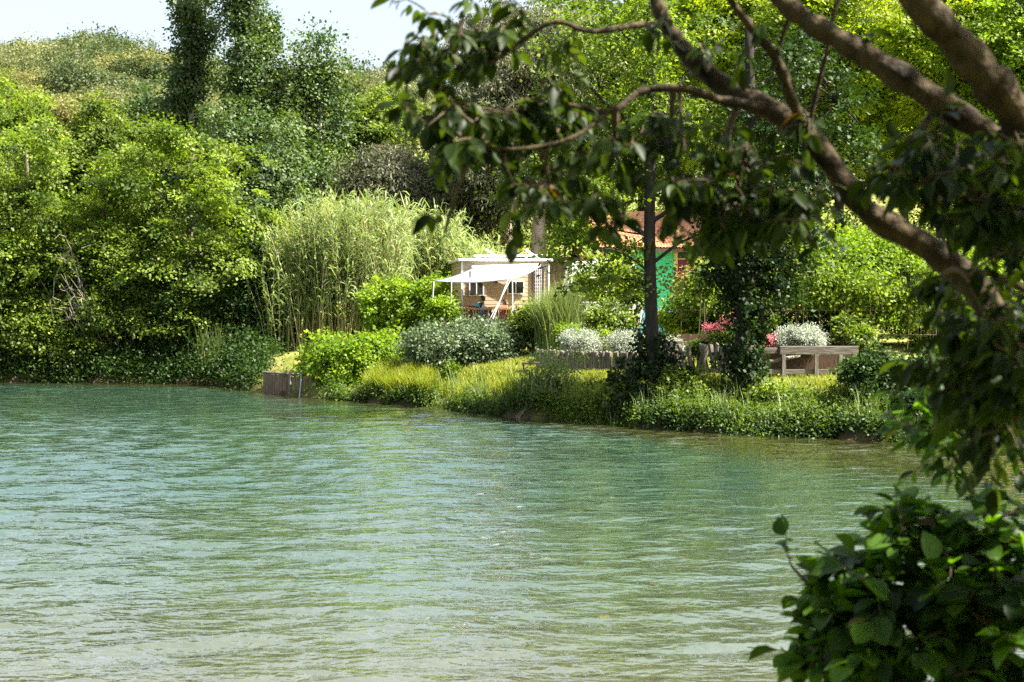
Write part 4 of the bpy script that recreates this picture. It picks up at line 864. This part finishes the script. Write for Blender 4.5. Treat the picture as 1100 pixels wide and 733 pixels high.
# right bank shrubs
bush('shrub', 'dark glossy shrub at the right end of the timber bed', 'shrub', 938, 29.5, 374, 462, 66, 'dark', 100, .085, 4.2, nb=16)
bush('shrub', 'dark shrub hanging over the water behind the pinnate leaves', 'shrub', 1000, 29.0, 380, 474, 96, 'dark', 101, .085, 4, nb=16)
bush('shrub', 'dark shrub on the bank at the right picture edge', 'shrub', 1080, 28.8, 368, 476, 110, 'dark', 102, .085, 4, nb=16)
for i, (px, Y, yt, yb, wp, mt, lab) in enumerate([(668, 31.9, 416, 456, 60, 'alder', 'leafy weed clump at the water left of the big trunk'), (745, 30.9, 402, 462, 70, 'alder', 'weedy bush at the water between the two trunks'), (775, 30.8, 428, 466, 56, 'dark', 'dark weedy bush at the foot of the ivy covered trunk'),
        (830, 30.3, 418, 468, 60, 'alder', 'leafy bush at the water right of the ivy covered trunk'), (880, 30.0, 420, 470, 54, 'alder', 'yellowish leafy bush at the water below the timber bed'), (905, 29.8, 432, 472, 50, 'weeds', 'pale stemmed bush at the water left of the dark shrubs')]):
    bush('bank_bush', lab, 'bush', px, Y + .1, yt - 8, yb + 1, wp * 1.15, mt, 110 + i, .075, 3.2, 'bushes on the near bank edge', 12, .22, .6, depth=.6, ratio_blob=.24)

# ================================================================== BIG TREES BEHIND, RIGHT
BT = 'tall trees filling the upper right'
for i, a in enumerate([
    ('tall yellow green tree behind the big dark trunk', 690, 58, -120, 235, 190, 'lime', .14, 2.2),
    ('tall bright tree between the gum trees and the big trunk', 625, 62, -60, 215, 120, 'bright', .15, 1.8),
    ('sunlit bright green tree behind the ivy covered tree', 800, 55, -100, 240, 190, 'lime', .13, 2.4),
    ('sunlit yellow green tree behind the crossing limbs', 900, 52, -110, 262, 190, 'lime', .13, 2.6),
    ('very bright tree in the upper right behind the thick limbs', 1010, 49, -120, 270, 200, 'lime', .12, 2.8),
    ('bright leafed tree at the upper right picture edge', 1110, 46, -120, 300, 190, 'bright', .12, 2.6),
    ('darker green tree deep behind the crossing limbs', 850, 66, -40, 260, 180, 'alder', .16, 3),
    ('darker green tree deep behind the upper right limbs', 970, 64, -40, 270, 200, 'alder', .16, 3),
    ('darker green tree behind the house roof', 745, 68, -20, 240, 160, 'alder', .16, 3),
    ('dark green tree at the far right behind everything', 1080, 60, -20, 280, 180, 'alder', .15, 3),
    ('mid green tree behind the white caravan', 620, 60, 120, 262, 110, 'alder', .13, 2.6)]):
    lab, px, Y, yt, yb, wp, mt, lf, dn = a
    T('broadleaf_tree', lab, 'tree', px, Y, yt, yb, wp, mat=mt, bark='darkbark', seed=200 + i, leaf=lf, dens=dn * .8, nb=30, group=BT, clump=.6, flat=.25, up=.85, per=110, bump_r=.24, trunk_r=.22, inner=.45)

# ================================================================== GRASS AND WEEDS ON THE BANK
def scatter(rng, n, px0, px1, s0, s1, Ymean=34):
    xs = rng.uniform(xat(px0, Ymean), xat(px1, Ymean), n); ss = rng.uniform(s0, s1, n); ys = shore(xs) + ss; return np.column_stack([xs, ys, H(xs, ys) - .02])
rng = np.random.default_rng(31)
b = scatter(rng, 85000, 380, 990, .25, 7.5)
tag(link('bank_grass', blades_mesh(rng, b, .15, .022, len(b), 1, .5, M['grass'], 2)), 'short sunlit grass on the garden bank', 'grass', kind='stuff')
tf = scatter(rng, 520, 400, 960, .05, 1.5); tf = np.repeat(tf, 14, 0) + rng.normal(size=(520 * 14, 3)) * [.07, .07, 0]
tag(link('tall_bank_grass', blades_mesh(rng, tf, .36, .02, len(tf), 1, .55, M['grass'], 3, vbias=-.1)), 'longer grass tufts near the waterline', 'grass', kind='stuff')
b = scatter(rng, 300, 400, 470, .05, 1.3, 39); b = np.repeat(b, 24, 0) + rng.normal(size=(7200, 3)) * [.08, .08, 0]
tag(link('shore_sedge', blades_mesh(rng, b, .6, .022, len(b), 1, .5, M['grass'], 3)), 'bright sedge overhanging the water left of the small shrub', 'sedge', kind='stuff')
tf = scatter(rng, 110, 420, 985, -.1, 1.6, 33); tf = np.repeat(tf, 12, 0) + rng.normal(size=(110 * 12, 3)) * [.05, .05, 0]
tag(link('dry_stalks', blades_mesh(rng, tf, .75, .018, len(tf), 1, .4, M['reed'], 3)), 'pale dry stalks sticking out of the bank weeds', 'grass', kind='stuff')
b = scatter(rng, 9000, 400, 1000, 2.2, 7.5)
tag(link('dry_grass', blades_mesh(rng, b, .17, .02, len(b), 1, .5, M['drygrass'], 2)), 'dry straw coloured grass among the green', 'grass', kind='stuff')
c_ = np.concatenate([scatter(rng, 260, 585, 720, -.1, .6, 32), scatter(rng, 600, 710, 985, -.1, 1.15, 32), scatter(rng, 260, 340, 590, -.12, .3, 36)]); c_[:, 2] += np.clip(.28 * (np.sin(c_[:, 0] * 2.3) + np.sin(c_[:, 0] * 5.1 + 1) + np.sin(c_[:, 1] * 3.3 + c_[:, 0])), 0, .28) * rng.random(len(c_)); c_[:, 2] += .1
dl = np.repeat(c_, 34, 0) + rng.normal(size=(len(c_) * 34, 3)) * [.14, .12, .10]
V, Fc = leaf_quads(dl, unit(rdir(rng, len(dl)) + [0, 0, .2]), unit(rdir(rng, len(dl)) * .7 + [0, 0, 1]), rng.uniform(.04, .09, len(dl)), rng.uniform(.03, .055, len(dl)))
tag(link('bank_weeds', mesh_np('bank_weeds', V, Fc, 4, M['weeds'], np.repeat(np.clip(np.repeat(rng.random(len(c_)), 34) * .6 + rng.random(len(dl)) * .4, 0, 1), 4))), 'leafy weeds covering the bank edge', 'weeds', kind='stuff')
c_ = np.concatenate([scatter(rng, 560, 690, 990, -.12, .35, 31), scatter(rng, 260, 330, 570, -.1, .25, 36)]); c_[:, 2] += .12  # dark leaf colour stands in for shade under the bank edge
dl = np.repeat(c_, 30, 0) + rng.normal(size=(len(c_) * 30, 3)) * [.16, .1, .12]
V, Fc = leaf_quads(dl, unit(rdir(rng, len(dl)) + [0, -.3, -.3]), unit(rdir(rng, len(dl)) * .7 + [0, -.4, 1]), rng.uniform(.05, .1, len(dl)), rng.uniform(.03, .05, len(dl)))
tag(link('waterline_shade_plants', mesh_np('waterline_shade_plants', V, Fc, 4, M['dark'], np.repeat(rng.random(len(dl)), 4))), 'low plants coloured dark as undercut shade along the waterline', 'plants', kind='stuff')
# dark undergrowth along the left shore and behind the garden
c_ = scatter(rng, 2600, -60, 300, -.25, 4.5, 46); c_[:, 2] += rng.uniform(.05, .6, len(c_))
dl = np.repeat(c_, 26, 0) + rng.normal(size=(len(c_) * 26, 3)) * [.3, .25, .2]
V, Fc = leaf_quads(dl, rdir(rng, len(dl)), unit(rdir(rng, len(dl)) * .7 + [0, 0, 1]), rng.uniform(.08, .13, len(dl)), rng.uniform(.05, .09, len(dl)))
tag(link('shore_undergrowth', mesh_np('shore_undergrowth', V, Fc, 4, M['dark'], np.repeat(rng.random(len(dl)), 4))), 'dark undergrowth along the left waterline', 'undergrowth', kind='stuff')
x_ = rng.uniform(-30, 34, 3200); y_ = rng.uniform(54, 74, 3200); k = ~((x_ > -4) & (x_ < 4) & (y_ < 62)); x_, y_ = x_[k], y_[k]
c_ = np.column_stack([x_, y_, H(x_, y_) + rng.uniform(.2, 2.0, len(x_))]); dl = np.repeat(c_, 26, 0) + rng.normal(size=(len(c_) * 26, 3)) * [.5, .4, .35]
V, Fc = leaf_quads(dl, rdir(rng, len(dl)), unit(rdir(rng, len(dl)) * .7 + [0, 0, 1]), rng.uniform(.12, .2, len(dl)), rng.uniform(.08, .14, len(dl)))
tag(link('woodland_undergrowth', mesh_np('woodland_undergrowth', V, Fc, 4, M['alder'], np.repeat(rng.random(len(dl)), 4))), 'undergrowth beneath the trees behind the houses', 'undergrowth', kind='stuff')

# ================================================================== OVERHANGING TREE IN THE FOREGROUND
def big_leaves(rng, P, T, N, L, ratio=.5, fold=.18, curl=.25, shape='ovate'):
    """pointed leaves with a folded midrib: 5 stations x 3 points"""
    S = unit(np.cross(T, N)); N2 = unit(np.cross(S, T)); L = L[:, None]; st = [0, .22, .5, .78, 1.0]; wd = {'ovate': [.03, .42, .5, .3, .0], 'round': [.05, .5, .62, .45, .04], 'lance': [.03, .34, .5, .32, .0]}[shape]
    wd = [q * ratio / .5 for q in wd]; rows = []; cu = rng.uniform(.2, 1.4, len(P))[:, None] * curl
    for s, w_ in zip(st, wd):
        c = P + T * L * s - N2 * L * cu * s * s
        rows += [c - S * L * w_ + N2 * L * w_ * fold * 2, c, c + S * L * w_ + N2 * L * w_ * fold * 2]
    V = np.stack(rows, 1).reshape(-1, 3); b = (np.arange(len(P)) * 15)[:, None]; Fc = []
    for i in range(4):
        for j in range(2): Fc.append(b + np.array([[3 * i + j, 3 * i + j + 1, 3 * i + j + 4, 3 * i + j + 3]]))
    return V, np.concatenate(Fc, 0)
def grow(rng, nodes, radii, clusters, mbtwig, leafL=.075, per=6, ratio=.5, droop=.8, pinnate=False, shape='ovate', sub_r=.010, spread=1.0):
    """from limb nodes grow a side branch to each cluster, then leafy twigs inside it"""
    LP, LT, LN, LL, LV = [], [], [], [], []
    nodes = [np.array(n_) for n_ in nodes]
    for (c, rx, ry, rz, n) in clusters:
        c = np.array(c); A = np.array(nodes); d = np.linalg.norm(A - c, axis=1); k = int(np.argmin(d)); src = nodes[k]; sr = []
        if d[k] > .12:
            cp = curve_pts(src, c, rng, 7, .06, .1); mbtwig.tube(cp, list(np.linspace(min(sub_r * 1.3, .012 + .01 * d[k]), .004, 8)), 5, False); loc = cp
        else: loc = [src]
        nodes += list(loc[2:]); B = list(loc); nt_ = max(1, int(n / per))
        for q in range(nt_):
            tg = c + rdir(rng, 1)[0] * rng.random() ** .45 * np.array([rx, ry, rz]); b = B[int(np.argmin([np.linalg.norm(p - tg) + rng.random() * .05 for p in B]))]
            v = tg - b; Lv = np.linalg.norm(v)
            if Lv < .05: v = rdir(rng, 1)[0] * .1; Lv = .1
            if Lv > .5 * spread: pass
            e = b + v; cp = curve_pts(b, e, rng, 4, .10, .08); mbtwig.tube(cp, [.0035, .003, .0026, .002, .0013], 4, False); B.append(cp[2]); B.append(cp[4])
            dirv = v / Lv; m = per + rng.integers(-1, 2)
            for i in range(m):
                u = 1 - (i / max(m - 1, 1)) * min(.85, .24 / max(Lv, .2)) if not pinnate else 1 - (i // 2) / max(m // 2, 1) * .9
                j = u * 4; i0 = min(int(j), 3); p = cp[i0] * (1 - j + i0) + cp[i0 + 1] * (j - i0)
                side = np.cross(dirv, [0, 0, 1.]); side /= max(np.linalg.norm(side), 1e-6); sg = 1 if i % 2 else -1
                tdir = dirv * rng.uniform(.3, .9) + side * sg * rng.uniform(.5, 1.0) + np.array([0, 0, -droop * rng.uniform(.4, 1.3)]) + rdir(rng, 1)[0] * .25
                if i == 0: tdir = dirv + np.array([0, 0, -droop * .7])
                tdir /= np.linalg.norm(tdir); nn = np.array([0, 0, 1.]) + rdir(rng, 1)[0] * .6; nn -= tdir * nn.dot(tdir); nn /= max(np.linalg.norm(nn), 1e-6)
                LP.append(p + tdir * .012); LT.append(tdir); LN.append(nn); LL.append(leafL * rng.uniform(.45, 1.25)); LV.append(rng.random())
    V, Fc = big_leaves(rng, np.array(LP), np.array(LT), np.array(LN), np.array(LL), ratio, shape=shape)
    return V, Fc, np.repeat(np.array(LV), 15)
def spline(pts, n=8):
    P = [np.array(p, float) for p in pts]; out = []
    for i in range(len(P) - 1):
        p0, p1, p2, p3 = P[max(i - 1, 0)], P[i], P[i + 1], P[min(i + 2, len(P) - 1)]
        for k in range(n):
            t = k / n; out.append(.5 * ((2 * p1) + (-p0 + p2) * t + (2 * p0 - 5 * p1 + 4 * p2 - p3) * t * t + (-p0 + 3 * p1 - 3 * p2 + p3) * t ** 3))
    out.append(P[-1]); return out
rng = np.random.default_rng(2024)
ROOT = np.array([2.55, 3.6, hz(2.55, 3.6)])
FT_ = thing('overhanging_tree', 'near tree whose bare brown limbs and drooping leaves hang over the water', 'tree', ROOT)
def limb(pts, widths, name, n=8, sides=12, ext=None):
    """pts: (px,py,depth) ; widths px"""
    W3 = [at(*p) for p in pts] ; rad = [w_ * .9 * p[2] / F / 2 for w_, p in zip(widths, pts)]
    if ext: W3 = [np.array(e[:3]) for e in ext] + W3; rad = [e[3] for e in ext] + rad
    sp = spline(W3, n); rr = np.interp(np.linspace(0, 1, len(sp)), np.linspace(0, 1, len(rad)), rad)
    rr = rr * (1 + .07 * np.sin(np.arange(len(sp)) * 1.1) + .08 * rng.normal(size=len(sp)))
    mb = MB(); mb.tube([p - ROOT for p in sp], list(rr), sides); 
    mb.build(name, M['limb'], FT_, True); return sp
nodes = []
TB = [(*ROOT - [0, 0, .3], .2)]; TB = [(2.55, 3.6, ROOT[2] - .3, .22), (2.35, 3.65, 1.9, .15), (2.0, 3.75, 2.45, .115)]
A = limb([(1130, 430, 3.85), (1085, 362, 3.9), (1048, 308, 3.95), (1000, 268, 4.0), (930, 225, 4.05), (880, 160, 4.1), (835, 122, 4.15), (785, 98, 4.2), (742, 62, 4.25), (712, 20, 4.3), (695, -40, 4.35), (670, -150, 4.4)], [60, 46, 36, 32, 29, 28, 27, 25, 24, 17, 14, 10], 'limb', ext=TB)
B_ = limb([(1160, 205, 3.7), (1100, 170, 3.7), (1040, 130, 3.72), (960, 78, 3.75), (900, 42, 3.8), (850, 10, 3.85), (790, -50, 3.9), (700, -160, 4.0)], [48, 32, 30, 29, 27, 24, 20, 14], 'limb', ext=[(2.55, 3.62, ROOT[2] + .2, .16), (2.5, 3.62, 2.3, .12), (2.1, 3.65, 3.1, .085)])
C_ = limb([(1145, 200, 3.72), (1088, 118, 3.62), (1040, 60, 3.58), (985, 0, 3.55), (930, -70, 3.5), (850, -200, 3.5)], [46, 46, 40, 36, 30, 20], 'limb', ext=[(2.2, 3.64, 2.9, .08)])
D_ = limb([(868, 150, 4.08), (850, 105, 4.05), (833, 62, 4.0), (805, 28, 3.95), (770, -20, 3.9)], [15, 13, 12, 10, 8], 'branch')
E_ = limb([(820, 115, 4.15), (775, 108, 4.1), (735, 96, 4.05), (690, 98, 4.05), (655, 120, 4.0), (600, 112, 4.0), (540, 120, 4.0), (490, 110, 4.0)], [16, 11, 10, 9, 7, 6, 5, 3], 'branch')
G_ = limb([(720, 25, 4.28), (680, 28, 4.2), (635, 34, 4.15), (595, 24, 4.1), (555, 48, 4.1), (515, 72, 4.05), (450, 60, 4.0)], [10, 8, 7, 6, 6, 5, 3], 'branch')
Hh = limb([(868, 140, 4.0), (878, 95, 3.95), (888, 55, 3.9), (893, 25, 3.9), (908, -20, 3.9)], [6, 6, 5, 5, 5], 'branch')
I_ = limb([(830, 75, 4.0), (845, 25, 3.95), (852, 5, 3.9)], [7, 5, 4], 'branch')
J_ = limb([(655, 120, 4.0), (610, 150, 3.95), (540, 160, 3.9), (480, 140, 3.9)], [6, 5, 4, 3], 'branch')
K_ = limb([(730, 96, 4.05), (732, 130, 4.0), (736, 165, 3.95)], [5, 4, 3], 'branch')
L_ = limb([(1080, 240, 3.6), (1040, 215, 3.55), (1000, 205, 3.5)], [8, 6, 4], 'branch', ext=[(2.3, 3.6, 2.9, .04)])
N_ = limb([(1120, 320, 3.6), (1050, 292, 3.55), (1000, 300, 3.5)], [9, 7, 4], 'branch', ext=[(2.3, 3.6, 2.5, .04)])
nodes = A[14:] + B_[10:] + C_ + D_ + E_ + G_ + J_ + Hh + L_ + N_
def cl(px, py, dep, rx, ry, n, rz=.28): k = dep / F; return (at(px, py, dep), rx * k, rz, ry * k, int(n * 1.7) if n > 30 else n)
CL = [cl(432, 70, 4.1, 26, 40, 36), cl(470, 55, 4.0, 46, 48, 80), cl(470, 125, 4.0, 50, 40, 90), cl(520, 60, 4.1, 45, 40, 60), cl(540, 130, 4.0, 50, 42, 110), cl(500, 165, 3.9, 40, 30, 40), cl(500, 12, 4.0, 40, 14, 14), cl(560, 10, 4.1, 40, 14, 14),
      cl(600, 125, 4.1, 55, 40, 80), cl(590, 200, 4.0, 44, 34, 70), cl(640, 225, 4.1, 42, 24, 42), cl(560, 225, 4.0, 26, 20, 20), cl(660, 165, 4.1, 50, 40, 80), cl(720, 150, 4.1, 44, 36, 64), cl(690, 35, 4.2, 60, 20, 16), cl(615, 60, 4.1, 50, 24, 16),
      cl(735, 205, 4.0, 50, 36, 80), cl(790, 170, 4.1, 44, 44, 90), cl(800, 225, 4.0, 46, 40, 100), cl(850, 225, 3.95, 34, 38, 60), cl(878, 268, 3.9, 16, 26, 14), cl(845, 165, 4.1, 34, 30, 44), cl(760, 60, 4.2, 34, 34, 22), cl(805, 60, 4.0, 22, 30, 14), cl(920, 40, 3.8, 18, 18, 5), cl(478, 250, 3.95, 4, 12, 2),
      cl(1010, 165, 3.6, 44, 34, 80), cl(1060, 200, 3.55, 44, 44, 110), cl(990, 205, 3.6, 36, 24, 60), cl(1080, 225, 3.5, 36, 24, 80), cl(1010, 300, 4.3, 40, 20, 50), cl(1090, 160, 3.5, 30, 30, 50), cl(1020, 345, 4.3, 44, 24, 50), cl(1085, 320, 4.3, 40, 30, 50), cl(1060, 345, 3.4, 26, 26, 60), cl(1085, 385, 3.4, 30, 30, 90), cl(1080, 420, 3.4, 34, 24, 90), cl(1090, 275, 3.4, 20, 20, 50), cl(1060, 400, 3.5, 44, 30, 80), cl(1095, 360, 3.5, 24, 40, 70), cl(1010, 395, 3.7, 36, 24, 50), cl(1075, 450, 3.6, 40, 34, 80), cl(960, 180, 3.8, 26, 24, 34), cl(770, 250, 4.1, 34, 24, 50)]
# crown above and beside the picture (shades the limbs)
for p, r, n in [((-.2, 4.2, 4.7), .7, 150), ((.7, 4.3, 4.9), .8, 220), ((1.5, 4.0, 5.0), .9, 280), ((2.3, 4.0, 5.0), .9, 280), ((3.0, 3.6, 4.6), 1, 320), ((2.6, 4.6, 4.2), .9, 260), ((3.4, 4.4, 3.9), 1, 300), ((2.4, 3.0, 5.2), 1, 260), ((1.4, 3.0, 5.2), .9, 220), ((3.6, 3.4, 3.2), .8, 220), ((3.9, 4.2, 5.0), 1, 240), ((2.2, 4.4, 3.5), .35, 70), ((2.9, 4.0, 5.8), 1.1, 260), ((1.9, 4.2, 4.3), .4, 90)]:
    CL.append((np.array(p), r, r * .8, r * .5, n * 3))
mb = MB(); V, Fc, v = grow(rng, nodes, None, CL, mb, .062, 7, .25, 1.0)
mb.V = [tuple(np.array(q) - ROOT) for q in mb.V]; mb.build('twigs', M['twig'], FT_)
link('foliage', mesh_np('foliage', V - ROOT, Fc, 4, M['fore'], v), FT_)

t = thing('unseen_shade_tree', 'unseen tree added on the near bank to shade the overhanging tree', 'tree', (4.2, -1.6, hz(4.2, -1.6)))
rb = np.random.default_rng(55); mb, P, Rr = trunk_mb(rb, 6.5, .28, (.4, 0)); L0 = np.array(t.location)
bl = []  # out-of-view crown, added to block sun and sky light on the foreground
for i in range(60):
    c = np.array([rb.uniform(-5, 8), rb.uniform(-7, 3.2), rb.uniform(4.2, 9.5)])
    if c[1] > 0 and c[2] < 5.2 + c[1] * .3: c[2] += 1.6
    if c[1] > 1.2 and c[0] < 1.5: continue
    bl.append((*(c - L0), 1.25, 1.25, .8))
for i in range(26):
    c = np.array([rb.uniform(-5, 6), rb.uniform(-7, -3.2), rb.uniform(1.6, 4.5)]); bl.append((*(c - L0), 1.2, 1.0, 1.0))
me, cc = crown_mesh(rb, bl, .14, 1.5, .6, .5, .6, .2, .6, M['fore'], inner=.2); link('crown', me, t)
for k in rb.choice(len(cc), 40, replace=False): mb.tube(curve_pts(P[4 + int(rb.integers(4))], cc[k], rb, 6, .1, .08), list(np.linspace(.08, .01, 7)), 5, False)
mb.build('trunk', M['bark'], t, True)
# near bank plants at the right
def near_plant(name, label, cat, roots, CLs, seed, leafL, mat, **kw):
    rng = np.random.default_rng(seed); R0 = np.array([roots[0][0], roots[0][1], hz(*roots[0][:2])]); t = thing(name, label, cat, R0); nd = []; mb = MB()
    for (x, y), tip in roots_iter(roots):
        sp = spline([(x, y, hz(x, y) - .1), ((x + tip[0]) / 2 + .1, (y + tip[1]) / 2, (hz(x, y) + tip[2]) / 2), tip], 8); mb.tube(sp, list(np.linspace(.022, .006, len(sp))), 6, False); nd += sp[4:]
    V, Fc, v = grow(rng, nd, None, CLs, mb, leafL, **kw); mb.V = [tuple(np.array(q) - R0) for q in mb.V]; mb.build('stems', M['twig'], t)
    link('foliage', mesh_np('foliage', V - R0, Fc, 4, M[mat], v), t); return t
def roots_iter(rs):
    for r in rs: yield (r[0], r[1]), np.array(r[2])
near_plant('near_bush', 'near bush of round leaves in the lower right corner', 'bush',
    [(1.3, 3.7, at(960, 640, 4.1)), (1.5, 3.8, at(1040, 620, 4.1)), (1.1, 3.7, at(890, 650, 4.1)), (1.7, 3.7, at(1090, 640, 4.0)), (1.4, 3.7, at(1000, 560, 4.1))],
    [cl(885, 640, 4.2, 38, 44, 70), cl(935, 640, 4.1, 46, 44, 110), cl(985, 615, 4.1, 46, 50, 120), cl(1040, 610, 4.1, 44, 56, 120), cl(1085, 620, 4.0, 40, 46, 110), cl(930, 705, 4.0, 60, 34, 90), cl(1000, 700, 4.0, 60, 44, 100), cl(1075, 700, 4.0, 50, 44, 90), cl(1060, 650, 3.9, 60, 50, 80), cl(850, 608, 4.3, 18, 14, 12), cl(870, 690, 4.1, 22, 40, 40), cl(1080, 550, 4.1, 40, 26, 30), cl(1000, 560, 4.2, 40, 24, 50), cl(960, 560, 4.2, 26, 26, 26), cl(1000, 770, 4.0, 120, 40, 220), cl(1140, 650, 4.0, 50, 90, 160)],
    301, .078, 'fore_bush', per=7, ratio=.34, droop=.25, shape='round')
near_plant('near_sapling', 'near sapling with pointed paired leaflets at the right edge above the bush', 'sapling',
    [(1.9, 4.0, at(1070, 420, 4.2)), (1.8, 4.1, at(1015, 470, 4.3)), (2.0, 4.1, at(1090, 500, 4.2))],
    [cl(1010, 400, 4.2, 46, 30, 60), cl(1065, 410, 4.2, 46, 36, 90), cl(1000, 450, 4.25, 42, 30, 70), cl(1055, 465, 4.2, 50, 30, 90), cl(985, 505, 4.3, 24, 30, 26), cl(1030, 505, 4.2, 30, 18, 24), cl(1085, 505, 4.2, 20, 30, 24), cl(960, 425, 4.3, 30, 16, 20), cl(1090, 450, 4.1, 26, 40, 50), cl(975, 475, 4.3, 20, 14, 16)],
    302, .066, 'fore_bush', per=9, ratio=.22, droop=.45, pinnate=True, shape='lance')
